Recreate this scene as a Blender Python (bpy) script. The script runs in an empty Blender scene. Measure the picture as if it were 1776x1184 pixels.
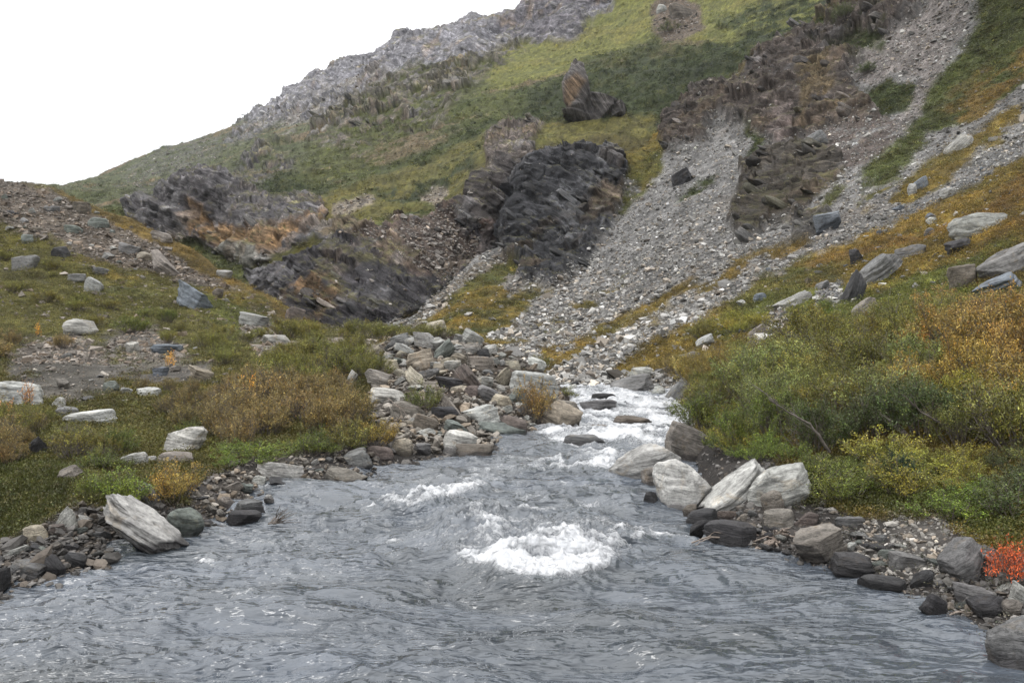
import bpy, bmesh, math, random
import numpy as np
from mathutils import Vector, Matrix, Euler

RNG = np.random.default_rng(11)
random.seed(11)
ZC = 3.5           # camera height above the water
FPX = 1400.0       # focal length for a 1776 wide frame
CX, HZ = 888.0, 575.0
scene = bpy.context.scene
COL = scene.collection

def srgb(r, g, b, k=1.0):
    o = []
    for v in (r, g, b):
        v = v / 255.0
        v = v / 12.92 if v <= 0.04045 else ((v + 0.055) / 1.055) ** 2.4
        o.append(v * k)
    return np.array(o)

# ------------------------------------------------------------------ noise
def _hash(ix, iy, iz, seed):
    h = (ix.astype(np.uint32) * np.uint32(374761393) + iy.astype(np.uint32) * np.uint32(668265263)
         + iz.astype(np.uint32) * np.uint32(2147483647 // 3 * 2 + 1) + np.uint32(seed * 1274126177 & 0xffffffff))
    h ^= h >> np.uint32(13); h *= np.uint32(1274126177); h ^= h >> np.uint32(16)
    h *= np.uint32(2246822519); h ^= h >> np.uint32(13)
    return (h & np.uint32(0xffffff)).astype(np.float32) / float(0xffffff) * 2 - 1

def noise(P, freq=1.0, seed=0):
    P = np.asarray(P, dtype=np.float64) * freq
    if np.isscalar(freq) is False: pass
    sh = P.shape[:-1]; P = P.reshape(-1, 3)
    I = np.floor(P); F = (P - I).astype(np.float32); I = I.astype(np.int64)
    U = F * F * F * (F * (F * 6 - 15) + 10)
    r = 0
    for dx in (0, 1):
        wx = U[:, 0] if dx else 1 - U[:, 0]
        for dy in (0, 1):
            wy = U[:, 1] if dy else 1 - U[:, 1]
            for dz in (0, 1):
                wz = U[:, 2] if dz else 1 - U[:, 2]
                r = r + wx * wy * wz * _hash(I[:, 0] + dx, I[:, 1] + dy, I[:, 2] + dz, seed)
    return r.reshape(sh)

def fbm(P, freq=1.0, octs=4, seed=0, gain=0.5, ridged=False):
    a, s, t = 1.0, 0.0, 0.0
    for k in range(octs):
        n = noise(P, freq * 2.03 ** k, seed + k * 17)
        if ridged: n = 1 - 2.2 * np.abs(n)
        s = s + a * n; t += a; a *= gain
    return s / t

def facets(P, size, seed, squash=None):
    """broken-block relief: every cell is a tilted flat facet; about -1..1"""
    Q = P.reshape(-1, 3) / size
    if squash is not None: Q = Q + (squash[1] - 1) * (Q @ squash[0])[:, None] * squash[0]
    I = np.floor(Q).astype(np.int64); best = np.full(len(Q), 1e9); val = np.zeros(len(Q))
    for dx in (-1, 0, 1):
        for dy in (-1, 0, 1):
            for dz in (-1, 0, 1):
                c = I + np.array([dx, dy, dz]); h = [_hash(c[:, 0], c[:, 1], c[:, 2], seed + k) for k in range(4)]
                o = Q - (c + .5 + .42 * np.stack(h[:3], -1))
                d = (o * o).sum(1); m = d < best
                best = np.where(m, d, best)
                val = np.where(m, h[3] * .6 + (o[:, 0] * h[1] + o[:, 1] * h[2] + o[:, 2] * h[0]) * 1.1, val)
    return val.reshape(P.shape[:-1])

def sstep(a, b, x):
    t = np.clip((x - a) / (b - a), 0, 1)
    return t * t * (3 - 2 * t)

def poly_sd(X, Y, poly, margin):
    """signed distance (positive inside), only near the polygon's box"""
    p = np.array(poly, float)
    out = np.full(X.shape, -1e3, np.float32)
    m = (X > p[:, 0].min() - margin) & (X < p[:, 0].max() + margin) & (Y > p[:, 1].min() - margin) & (Y < p[:, 1].max() + margin)
    if not m.any(): return out
    x, y = X[m], Y[m]
    d = np.full(x.shape, 1e9); ins = np.zeros(x.shape, bool)
    n = len(p)
    for i in range(n):
        a, b = p[i], p[(i + 1) % n]
        e = b - a
        t = np.clip(((x - a[0]) * e[0] + (y - a[1]) * e[1]) / max(e @ e, 1e-9), 0, 1)
        d = np.minimum(d, (x - a[0] - t * e[0]) ** 2 + (y - a[1] - t * e[1]) ** 2)
        c = (a[1] > y) != (b[1] > y)
        ins ^= c & (x < (b[0] - a[0]) * (y - a[1]) / ((b[1] - a[1]) if b[1] != a[1] else 1e-9) + a[0])
    out[m] = np.where(ins, 1, -1) * np.sqrt(d)
    return out

# ------------------------------------------------------------------ meshes and properties
def set_attr(me, name, arr, kind):
    if kind == 'C':
        at = me.color_attributes.new(name, 'FLOAT_COLOR', 'POINT')
        a = np.ones((len(arr), 4), np.float32); a[:, :3] = arr
        at.data.foreach_set('color', a.ravel())
    else:
        at = me.attributes.new(name, 'FLOAT', 'POINT')
        at.data.foreach_set('value', np.ascontiguousarray(arr, np.float32))

def mesh_np(name, V, F, mat=None, smooth=True, cols=None, attrs=None, parent=None, link=True):
    V = np.ascontiguousarray(V, np.float32); F = np.ascontiguousarray(F, np.int32)
    k = F.shape[1]
    me = bpy.data.meshes.new(name)
    me.vertices.add(len(V)); me.vertices.foreach_set('co', V.ravel())
    me.loops.add(F.size); me.loops.foreach_set('vertex_index', F.ravel())
    me.polygons.add(len(F)); me.polygons.foreach_set('loop_start', np.arange(0, F.size, k, dtype=np.int32))
    if cols is not None: set_attr(me, 'Col', cols, 'C')
    for n, a in (attrs or {}).items(): set_attr(me, n, a, 'F')
    me.polygons.foreach_set('use_smooth', np.full(len(F), smooth))
    me.update(calc_edges=True)
    if mat: me.materials.append(mat)
    o = bpy.data.objects.new(name, me)
    if link: COL.objects.link(o)
    if parent: o.parent = parent
    return o

def tag(o, label=None, cat=None, group=None, kind=None):
    if label: o['label'] = label
    if cat: o['category'] = cat
    if group: o['group'] = group
    if kind: o['kind'] = kind
    return o

# ------------------------------------------------------------------ materials
def new_mat(name):
    m = bpy.data.materials.new(name); m.use_nodes = True
    nt = m.node_tree; nt.nodes.clear()
    return m, nt
class NB:
    def __init__(s, nt): s.nt = nt
    def n(s, t, **kw):
        nd = s.nt.nodes.new(t)
        for k, v in kw.items():
            if k in nd.inputs: nd.inputs[k].default_value = v
            else: setattr(nd, k, v)
        return nd
    def l(s, a, b): s.nt.links.new(a, b)
    def attr(s, name):
        return s.n('ShaderNodeAttribute', attribute_name=name)
    def math(s, op, a, b=None, c=None):
        nd = s.n('ShaderNodeMath', operation=op)
        for i, v in enumerate((a, b, c)):
            if v is None: continue
            if isinstance(v, (int, float)): nd.inputs[i].default_value = v
            else: s.l(v, nd.inputs[i])
        return nd.outputs[0]
    def mix(s, f, a, b, mode='MIX'):
        nd = s.n('ShaderNodeMix', data_type='RGBA', blend_type=mode)
        for i, v in ((0, f), (6, a), (7, b)):
            if isinstance(v, (int, float)): nd.inputs[i].default_value = v
            elif isinstance(v, (tuple, list, np.ndarray)): nd.inputs[i].default_value = (*v[:3], 1)
            else: s.l(v, nd.inputs[i])
        return nd.outputs[2]
    def noise(s, vec, scale, det=4, rough=0.6, dist=0.0):
        nd = s.n('ShaderNodeTexNoise', Scale=scale, Detail=det, Roughness=rough, Distortion=dist)
        s.l(vec, nd.inputs['Vector']); return nd.outputs['Fac']
    def ramp(s, f, stops):
        nd = s.n('ShaderNodeValToRGB'); e = nd.color_ramp.elements
        while len(e) < len(stops): e.new(0.5)
        for i, (p, c) in enumerate(stops):
            e[i].position = p; e[i].color = (c, c, c, 1) if isinstance(c, (int, float)) else (*c, 1)
        s.l(f, nd.inputs[0]); return nd.outputs[0]
    def bump(s, h, strength, dist):
        nd = s.n('ShaderNodeBump', Strength=strength, Distance=dist)
        s.l(h, nd.inputs['Height']); return nd.outputs[0]
    def out(s, sh):
        o = s.n('ShaderNodeOutputMaterial'); s.l(sh, o.inputs['Surface'])

def terrain_material():
    m, nt = new_mat('terrain'); b = NB(nt)
    pos = b.n('ShaderNodeNewGeometry').outputs['Position']
    col = b.attr('Col').outputs['Color']
    rock = b.attr('rock').outputs['Fac']; bed = b.attr('bed').outputs['Fac']; sc = b.attr('scale').outputs['Fac']
    # noise in world space, scaled so that grain is a fraction of what the surface distance shows
    n1 = b.noise(pos, 6.0, 6, 0.7); n2 = b.noise(pos, 0.9, 6, 0.7); n3 = b.noise(pos, 0.14, 9, 0.72)
    v = b.ramp(b.math('MULTIPLY', b.math('ADD', b.math('ADD', n1, n2), n3), 0.3333), [(0.36, 0.4), (0.5, 0.98), (0.64, 1.7)])
    c = b.mix(1.0, col, v, 'MULTIPLY')
    # bedding streaks on rock
    cb = b.n('ShaderNodeCombineXYZ'); b.l(bed, cb.inputs[2])
    w1 = b.n('ShaderNodeVectorMath', operation='MULTIPLY'); b.l(pos, w1.inputs[0]); w1.inputs[1].default_value = (0.12, 0.12, 0.12)
    ad = b.n('ShaderNodeVectorMath', operation='ADD'); b.l(cb.outputs[0], ad.inputs[0]); b.l(w1.outputs[0], ad.inputs[1])
    st = b.noise(ad.outputs[0], 0.9, 9, 0.8, 0.3)
    sv = b.ramp(st, [(0.38, 0.22), (0.48, 0.8), (0.55, 1.1), (0.66, 2.8)])
    c2 = b.mix(rock, c, b.mix(1.0, c, sv, 'MULTIPLY'))
    hs = b.math('ADD', b.math('MULTIPLY', n1, 0.5), b.math('MULTIPLY', b.math('MULTIPLY', st, rock), 1.2))
    nd = b.n('ShaderNodeBsdfPrincipled', Roughness=0.9)
    nd.inputs['Specular IOR Level'].default_value = 0.25
    b.l(c2, nd.inputs['Base Color']); b.l(b.bump(hs, 1.0, 0.6), nd.inputs['Normal'])
    b.out(nd.outputs[0]); return m

def rock_material():
    m, nt = new_mat('schist_rock'); b = NB(nt)
    tc = b.n('ShaderNodeTexCoord').outputs['Object']
    oi = b.n('ShaderNodeObjectInfo'); pos = b.n('ShaderNodeNewGeometry')
    bed = b.attr('bed').outputs['Fac']
    wn = b.n('ShaderNodeVectorMath', operation='ADD'); b.l(tc, wn.inputs[0])
    cb = b.n('ShaderNodeCombineXYZ'); b.l(oi.outputs['Random'], cb.inputs[0]); b.l(oi.outputs['Random'], cb.inputs[2])
    sc_ = b.n('ShaderNodeVectorMath', operation='SCALE'); b.l(cb.outputs[0], sc_.inputs[0]); sc_.inputs['Scale'].default_value = 37.0
    b.l(sc_.outputs[0], wn.inputs[1]); vec = wn.outputs[0]
    big = b.noise(vec, 1.6, 5, 0.65); fine = b.noise(vec, 13, 8, 0.75)
    tb = b.n('ShaderNodeCombineXYZ'); b.l(bed, tb.inputs[2])
    w1 = b.n('ShaderNodeVectorMath', operation='MULTIPLY'); b.l(vec, w1.inputs[0]); w1.inputs[1].default_value = (0.35, 0.35, 0.35)
    ad = b.n('ShaderNodeVectorMath', operation='ADD'); b.l(tb.outputs[0], ad.inputs[0]); b.l(w1.outputs[0], ad.inputs[1])
    st = b.noise(ad.outputs[0], 5.0, 6, 0.7, 0.5)
    c = b.mix(1.0, oi.outputs['Color'], b.ramp(big, [(0.32, 0.68), (0.5, 1.0), (0.66, 1.22)]), 'MULTIPLY')
    c = b.mix(1.0, c, b.ramp(fine, [(0.32, 0.55), (0.5, 1.0), (0.68, 1.3)]), 'MULTIPLY')
    c = b.mix(0.85, c, b.mix(1.0, c, b.ramp(st, [(0.37, 0.32), (0.46, 0.85), (0.55, 1.1), (0.66, 1.55)]), 'MULTIPLY'))
    # rust and lichen stains
    stn = b.ramp(b.noise(vec, 2.3, 5, 0.7, 0.6), [(0.56, 0.0), (0.66, 0.5)])
    c = b.mix(stn, c, b.mix(1.0, c, (1.0, 0.84, 0.64), 'MULTIPLY'))
    lic = b.ramp(b.noise(vec, 5.5, 6, 0.75), [(0.6, 0.0), (0.66, 0.5)])
    c = b.mix(lic, c, b.mix(1.0, c, (0.5, 0.52, 0.5), 'MULTIPLY'))
    # wet band just above the river
    sp = b.n('ShaderNodeSeparateXYZ'); b.l(pos.outputs['Position'], sp.inputs[0])
    lev = b.math('MULTIPLY', b.math('MAXIMUM', b.math('SUBTRACT', sp.outputs[1], 15.0), 0.0), -0.014)
    zz = b.math('ADD', b.math('ADD', sp.outputs[2], lev), b.math('MULTIPLY', b.noise(vec, 3.0, 3), -0.16))
    wet = b.ramp(b.math('MULTIPLY', zz, 5.0), [(0.0, 1.0), (0.35, 0.0)])
    c = b.mix(wet, c, b.mix(1.0, c, (0.42, 0.41, 0.42), 'MULTIPLY'))
    h = b.math('ADD', b.math('MULTIPLY', fine, 0.45), b.math('MULTIPLY', st, 0.8))
    nd = b.n('ShaderNodeBsdfPrincipled')
    b.l(b.math('SUBTRACT', 0.88, b.math('MULTIPLY', wet, 0.55)), nd.inputs['Roughness'])
    nd.inputs['Specular IOR Level'].default_value = 0.35
    b.l(c, nd.inputs['Base Color']); b.l(b.bump(h, 1.0, 0.09), nd.inputs['Normal'])
    b.out(nd.outputs[0]); return m

def stone_material():
    m, nt = new_mat('loose_stone'); b = NB(nt)
    pos = b.n('ShaderNodeNewGeometry').outputs['Position']
    f = b.noise(pos, 14, 5, 0.7)
    c = b.mix(1.0, b.attr('Col').outputs['Color'], b.ramp(f, [(0.3, 0.6), (0.5, 1.0), (0.7, 1.3)]), 'MULTIPLY')
    nd = b.n('ShaderNodeBsdfPrincipled', Roughness=0.85)
    nd.inputs['Specular IOR Level'].default_value = 0.3
    b.l(c, nd.inputs['Base Color']); b.l(b.bump(f, 0.5, 0.03), nd.inputs['Normal'])
    b.out(nd.outputs[0]); return m

def leaf_material(name, use_obj):
    m, nt = new_mat(name); b = NB(nt)
    c = b.attr('Col').outputs['Color']
    if use_obj:
        c = b.mix(1.0, c, b.n('ShaderNodeObjectInfo').outputs['Color'], 'MULTIPLY')
    d = b.n('ShaderNodeBsdfDiffuse'); b.l(c, d.inputs[0])
    t = b.n('ShaderNodeBsdfTranslucent'); b.l(c, t.inputs[0])
    g = b.n('ShaderNodeBsdfGlossy', Roughness=0.45); g.inputs[0].default_value = (1, 1, 1, 1)
    mx = b.n('ShaderNodeMixShader'); mx.inputs[0].default_value = 0.2
    b.l(d.outputs[0], mx.inputs[1]); b.l(t.outputs[0], mx.inputs[2])
    m2 = b.n('ShaderNodeMixShader'); m2.inputs[0].default_value = 0.025
    b.l(mx.outputs[0], m2.inputs[1]); b.l(g.outputs[0], m2.inputs[2])
    b.out(m2.outputs[0]); return m

def wood_material(name, a, c2):
    m, nt = new_mat(name); b = NB(nt)
    tc = b.n('ShaderNodeTexCoord').outputs['Object']
    f = b.noise(tc, 9, 5, 0.7)
    c = b.mix(b.ramp(f, [(0.35, 0.0), (0.65, 1.0)]), a, c2)
    nd = b.n('ShaderNodeBsdfPrincipled', Roughness=0.85)
    b.l(c, nd.inputs['Base Color']); b.l(b.bump(f, 0.5, 0.01), nd.inputs['Normal'])
    b.out(nd.outputs[0]); return m

def water_material():
    m, nt = new_mat('glacial_water'); b = NB(nt)
    pos = b.n('ShaderNodeNewGeometry').outputs['Position']
    mp = b.n('ShaderNodeMapping'); b.l(pos, mp.inputs[0])
    mp.inputs['Scale'].default_value = (0.8, 2.3, 1.0); mp.inputs['Rotation'].default_value = (0, 0, math.radians(-12))
    v = mp.outputs[0]
    n1 = b.noise(v, 3.6, 2, 0.5, 0.15); n2 = b.noise(v, 11, 2, 0.5, 0.1)
    n0 = b.noise(v, 1.1, 3, 0.5, 0.25)
    h = b.math('ADD', b.math('ADD', b.math('MULTIPLY', n1, 0.95), b.math('MULTIPLY', n2, 0.16)), b.math('MULTIPLY', n0, 2.6))
    rdg = b.math('SUBTRACT', 1.0, b.math('ABSOLUTE', b.math('MULTIPLY_ADD', n1, 4.0, -2.0)))
    h = b.math('ADD', h, b.math('MULTIPLY', rdg, 0.05))
    rip = b.ramp(b.noise(pos, 0.42, 3, 0.55, 0.6), [(0.36, 0.4), (0.6, 1.25)])
    h = b.math('MULTIPLY', h, rip)
    foam = b.attr('foam').outputs['Fac']
    fn = b.noise(pos, 9, 8, 0.78, 0.8)
    ff = b.ramp(b.math('ADD', foam, b.math('MULTIPLY', b.math('SUBTRACT', fn, 0.5), 1.7)), [(0.42, 0.0), (0.78, 1.0)])
    sil = b.ramp(b.noise(v, 0.3, 5, 0.6, 0.8), [(0.3, (0.045, 0.052, 0.058)), (0.7, (0.085, 0.100, 0.124))])
    wcol = b.mix(b.math('MULTIPLY', foam, 0.5), sil, (0.24, 0.26, 0.28))
    nd = b.n('ShaderNodeBsdfPrincipled', IOR=1.6)
    b.l(b.mix(ff, wcol, (0.62, 0.63, 0.65)), nd.inputs['Base Color'])
    b.l(b.math('ADD', b.math('MULTIPLY', ff, 0.6), 0.045), nd.inputs['Roughness'])
    nd.inputs['Specular IOR Level'].default_value = 0.5
    b1 = b.bump(h, 1.0, 0.13)
    b2 = b.n('ShaderNodeBump', Strength=0.7, Distance=0.05); b.l(b.math('MULTIPLY', fn, ff), b2.inputs['Height']); b.l(b1, b2.inputs['Normal'])
    b.l(b2.outputs[0], nd.inputs['Normal'])
    b.out(nd.outputs[0]); return m

M_TER = terrain_material(); M_ROCK = rock_material(); M_STONE = stone_material()
M_LEAF = leaf_material('leaves', True); M_COVER = leaf_material('low_leaves', False)
M_TWIG = wood_material('bark', (0.075, 0.06, 0.05), (0.16, 0.14, 0.125))
M_DRIFT = wood_material('driftwood', (0.10, 0.075, 0.06), (0.30, 0.25, 0.21))
M_WATER = water_material()

# ------------------------------------------------------------------ survey helpers
def wlev(D):
    return np.maximum(np.asarray(D, float) - 15.0, 0) * 0.014

def unproj(px, py, D):
    return np.stack([(px - CX) / FPX * D, D + 0 * px, ZC + (HZ - py) / FPX * D], -1)
def proj(P):
    D = np.maximum(P[..., 1], 0.1)
    return CX + FPX * P[..., 0] / D, HZ - FPX * (P[..., 2] - ZC) / D

def line(pts, xs, smooth):
    """pts: {px: (D, py)} or {px: (D, None, z)}; returns D(px), z(px)"""
    k = sorted(pts)
    D = [pts[q][0] for q in k]
    z = [ZC + (HZ - pts[q][1]) / FPX * pts[q][0] if pts[q][1] is not None else pts[q][2] for q in k]
    lD = np.interp(xs, k, np.log(D)); s = np.interp(xs, k, [zz / dd for zz, dd in zip(z, D)])
    if smooth > 0:
        n = int(smooth / (xs[1] - xs[0])); w = np.hanning(2 * n + 3); w /= w.sum()
        lD = np.convolve(np.pad(lD, n + 1, 'edge'), w, 'valid'); s = np.convolve(np.pad(s, n + 1, 'edge'), w, 'valid')
    return np.exp(lD), s * np.exp(lD)

def loft(lines, x0, x1, dx, step=2.0, smooth=14):
    xs = np.arange(x0, x1 + dx, dx)
    L = [line(p, xs, smooth) for p in lines]
    D = np.stack([l[0] for l in L]); Z = np.stack([l[1] for l in L])
    for i in range(1, len(L)): D[i] = np.maximum(D[i], D[i - 1] * 1.004 + 0.05)
    n = len(L)
    def tang(A):
        T = np.zeros_like(A); d = np.diff(A, axis=0)
        for i in range(1, n - 1):
            a, b = d[i - 1], d[i]
            T[i] = np.where(a * b > 0, 2 * a * b / (a + b + 1e-12), 0) * 0.75 + 0.25 * 0.5 * (a + b) * (a * b > 0)
        T[0] = d[0]; T[-1] = d[-1]; return T
    lD = np.log(D); TD, TZ = tang(lD), tang(Z)
    rows = []
    for i in range(n - 1):
        pyA, pyB = HZ - FPX * (Z[i] - ZC) / D[i], HZ - FPX * (Z[i + 1] - ZC) / D[i + 1]
        vis = slice(max(0, int((-150 - x0) / dx)), int((1930 - x0) / dx))
        ext = np.percentile(np.abs(pyA - pyB)[vis], 85)
        k = int(np.clip(ext / step, 10, 170))
        for t in np.arange(k) / k: rows.append((i, t))
    rows.append((n - 2, 1.0))
    OD, OZ = [], []
    for i, t in rows:
        h00, h10, h01, h11 = 2*t**3-3*t**2+1, t**3-2*t**2+t, -2*t**3+3*t**2, t**3-t**2
        OD.append(h00*lD[i] + h10*TD[i] + h01*lD[i+1] + h11*TD[i+1])
        OZ.append(h00*Z[i] + h10*TZ[i] + h01*Z[i+1] + h11*TZ[i+1])
    OD = np.exp(np.array(OD)); OZ = np.array(OZ)
    P = np.stack([(xs[None] - CX) / FPX * OD, OD, OZ], -1)
    PX = np.broadcast_to(xs[None], OD.shape).astype(float).copy()
    PY = HZ - FPX * (OZ - ZC) / OD
    return {'P': P, 'PX': PX, 'PY': PY, 'xs': xs}

def grid_normals(P):
    du = np.gradient(P, axis=1); dv = np.gradient(P, axis=0)
    N = np.cross(du, dv); N /= np.linalg.norm(N, axis=-1, keepdims=True) + 1e-9
    N[N[..., 2] < 0] *= -1
    return N

def grid_faces(r, c):
    i = np.arange(r * c).reshape(r, c)
    return np.stack([i[:-1, :-1], i[:-1, 1:], i[1:, 1:], i[1:, :-1]], -1).reshape(-1, 4)

BED = np.array([0.62, 0.25, 0.74]); BED /= np.linalg.norm(BED)
def strata(P, bed, seed, wl):
    """stepped layers along the bedding normal, broken along strike"""
    s = P @ bed
    Q = P - 0.86 * s[..., None] * bed           # stretched along the bedding
    s = s + 0.8 * wl * fbm(P, 0.16 / wl, 3, seed)
    o = 0
    for k, (w, a) in enumerate(((wl * 2.6, 1.0), (wl, 0.55), (wl * 0.4, 0.25))):
        q = s / w; f = q - np.floor(q)
        saw = np.where(f < 0.8, f / 0.8, (1 - f) / 0.2)
        o = o + a * (saw - 0.5) * (0.6 + 0.8 * noise(P, 0.3 / w, seed + 5 + k))
    return o, s

def keep_largest(T, tg):
    idx = np.argwhere(T == tg); left = set(map(tuple, idx.tolist())); best = set()
    while left:
        s = left.pop(); comp = {s}; st = [s]
        while st:
            i, j = st.pop()
            for q in ((i+1, j), (i-1, j), (i, j+1), (i, j-1)):
                if q in left: left.remove(q); comp.add(q); st.append(q)
        if len(comp) > len(best): best, comp = comp, best
        for q in comp: T[q] = 0

def paint(S, base, items, seed):
    """items: (polygon, soft, strength, class, colour, tag). class: v veg, d dense shrub, g grass, s scree, r rock, c cliff"""
    P, PX, PY = S['P'], S['PX'], S['PY']
    D = P[..., 1]
    # scale-free detail: noise in world units grows with distance band
    q = np.stack([PX * .016, np.log(D) * 6, P[..., 2] * 0 + PY * .016], -1)
    wx = fbm(q, 1, 5, seed + 1, .6) * 30 + fbm(P, 0.5, 3, seed + 3) * 5
    wy = fbm(q, 1, 5, seed + 2, .6) * 24 + fbm(P, 0.5, 3, seed + 4) * 5
    br = fbm(P, 0.22, 5, seed + 9, 0.6)
    n = P.shape[:2]
    col = np.zeros((*n, 3)) + base[1]
    W = {k: np.zeros(n) for k in 'vdgsrc'}; W[base[0]][:] = 1
    tagm = np.zeros(n, np.int16)
    for poly, soft, st, cl, c, tg in items:
        k = min(max(soft / 7, .35), 1.5)
        sd = poly_sd(PX + wx * k, PY + wy * k, poly, soft * 2 + 40)
        m = sstep(-soft, soft, sd)
        if st < 1:   # broken patches
            m = m * sstep(1 - st - 0.12, 1 - st + 0.12, 0.5 + br * 0.9)
        for k in W: W[k] *= 1 - m
        W[cl] += m
        col = col * (1 - m[..., None]) + np.asarray(c) * m[..., None]
        if tg: tagm[(m > 0.5)] = tg
        elif st >= 1: tagm[(m > 0.5)] = 0
    for tg in np.unique(tagm[tagm > 0]): keep_largest(tagm, tg)
    S['col'], S['W'], S['tag'] = col, W, tagm
    return S
# ================================================================== TERRAIN
# feature lines, near to far: {bearing: (distance, elevation bearing or None, height)}
L_lines = [
 {-700:(5,None,-.5),0:(9,None,-.45),200:(11.5,None,-.4),450:(15,None,-.4),700:(19,None,-.4),860:(21.5,None,-.4),1000:(27,None,-.4),1100:(30,None,-1.2)},
 {-700:(7,None,-.02),0:(11.2,None,-.02),100:(12,None,-.02),200:(13.2,None,-.02),350:(15.2,None,-.02),450:(17.2,None,0),600:(19.3,None,.02),700:(21.8,None,.05),800:(23.3,None,.08),860:(24.5,None,.1),900:(26.5,None,.12),1000:(30.5,None,.1),1030:(32,None,-.5),1100:(33,None,-1.2)},
 {-700:(9,None,.3),0:(12.6,945),100:(13.6,885),200:(15,862),350:(17,832),450:(18.8,806),600:(21.5,775),700:(24.5,738),800:(27,705),900:(30,690),980:(33,700),1030:(34,None,-.5),1100:(36,None,-1.2)},
 {-700:(20,None,.7),0:(24,740),200:(24,742),350:(25,735),450:(26,722),600:(29,690),700:(31,650),800:(32.5,632),900:(34,655),980:(36,690),1030:(37,None,-.6),1100:(39,None,-1.3)},
 {-700:(40,None,2),0:(45,622),200:(45,622),450:(45,615),600:(44,604),660:(41,592),700:(40,575),750:(40,571),850:(39,600),950:(38.5,652),990:(39,690),1030:(40,None,-.6),1100:(41,None,-1.4)},
 {-700:(65,None,5),0:(65,545),200:(68,552),400:(70,565),600:(72,574),680:(60,None,2.6),750:(55,None,1.0),850:(48,None,.3),950:(46,None,.0),1030:(46,None,-1),1100:(46,None,-1.6)},
 {-700:(95,380),0:(92,440),100:(92,445),250:(90,480),400:(86,530),480:(85,548),540:(84,562),600:(83,574),680:(75,None,2.2),800:(60,None,.3),950:(55,None,-.5),1100:(52,None,-2)},
 {-700:(140,215),-100:(134,300),0:(130,316),50:(128,322),100:(125,336),250:(115,392),330:(109,434),400:(103,480),480:(96,522),540:(91,556),600:(88,574),680:(82,None,2),800:(70,None,0),1100:(60,None,-3)},
 {-700:(165,None,34),0:(150,None,22),100:(145,None,19),250:(135,None,12),400:(120,None,5),540:(105,None,0),600:(100,None,0),800:(80,None,-3),1100:(70,None,-4)},
 {-700:(220,None,10),0:(200,None,4),250:(170,None,0),540:(125,None,-4),800:(95,None,-6),1100:(80,None,-8)},
]
R_lines = [
 {640:(60,None,-1),960:(42,None,-.8),1060:(39,None,-.8),1130:(36,None,-.7),1180:(32,None,-.7),1196:(24,None,-.6),1206:(19,None,-.5),1225:(14,None,-.5),1300:(11.8,None,-.45),1480:(10,None,-.45),1600:(8.8,None,-.45),1776:(7.6,None,-.4),2600:(4,None,-.4)},
 {640:(74,None,.8),720:(74,None,.9),820:(62,None,.6),960:(47,None,.3),1060:(44,None,.3),1130:(41.5,None,.3),1180:(37.5,None,.3),1196:(28,None,.15),1206:(21,None,.08),1225:(16,None,.02),1300:(13.4,None,0),1380:(12.6,None,0),1480:(11.9,None,0),1600:(10.6,None,0),1776:(9.3,None,0),2600:(5.5,None,0)},
 {640:(80,None,1.5),720:(78,None,1.3),820:(65,None,1),960:(49,None,.7),1060:(46,None,.7),1150:(43,None,.7),1190:(40,None,.6),1200:(32,None,.6),1215:(24,None,.6),1240:(18.5,None,.5),1300:(15,None,.42),1400:(14.3,None,.42),1480:(13.6,None,.42),1600:(12.4,None,.5),1776:(11,None,.5),2600:(7.5,None,.6)},
 {640:(84,577),720:(83,577),760:(80,582),820:(70,600),960:(52,650),1060:(49,652),1150:(46,642),1200:(38,640),1250:(30,None,1.6),1400:(23,None,1.5),1600:(18,None,1.5),1776:(16,None,1.6),2600:(11,None,1.6)},
 {640:(95,570),720:(92,567),820:(80,572),960:(62,615),1060:(60,612),1200:(50,590),1400:(36,580),1600:(31,560),1776:(28,540),2600:(20,480)},
 {640:(104,562),720:(100,558),820:(95,540),960:(85,560),1060:(78,565),1200:(65,540),1400:(52,505),1600:(46,475),1776:(40,430),2600:(32,250)},
 {640:(107,560),720:(105,551),820:(118,492),960:(118,490),1060:(112,475),1200:(100,425),1400:(88,385),1600:(76,330),1776:(66,280),2600:(55,0)},
 {640:(109,559),720:(108,547),820:(135,462),870:(142,446),960:(138,440),1060:(145,385),1200:(148,300),1400:(142,235),1600:(128,175),1776:(112,120),2600:(90,-250)},
 {640:(112,558),720:(112,545),790:(135,480),820:(148,452),865:(152,430),885:(158,380),905:(162,305),930:(164,284),1000:(168,270),1060:(170,270),1110:(182,262),1130:(190,242),1200:(205,186),1300:(215,122),1400:(225,62),1470:(235,2),1600:(245,-110),1776:(255,-300),2600:(260,-800)},
 {640:(128,None,-6),820:(175,None,10),950:(195,None,28),1130:(225,None,36),1300:(260,None,60),1470:(280,None,85),1776:(300,None,130),2600:(320,None,200)},
]
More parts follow.
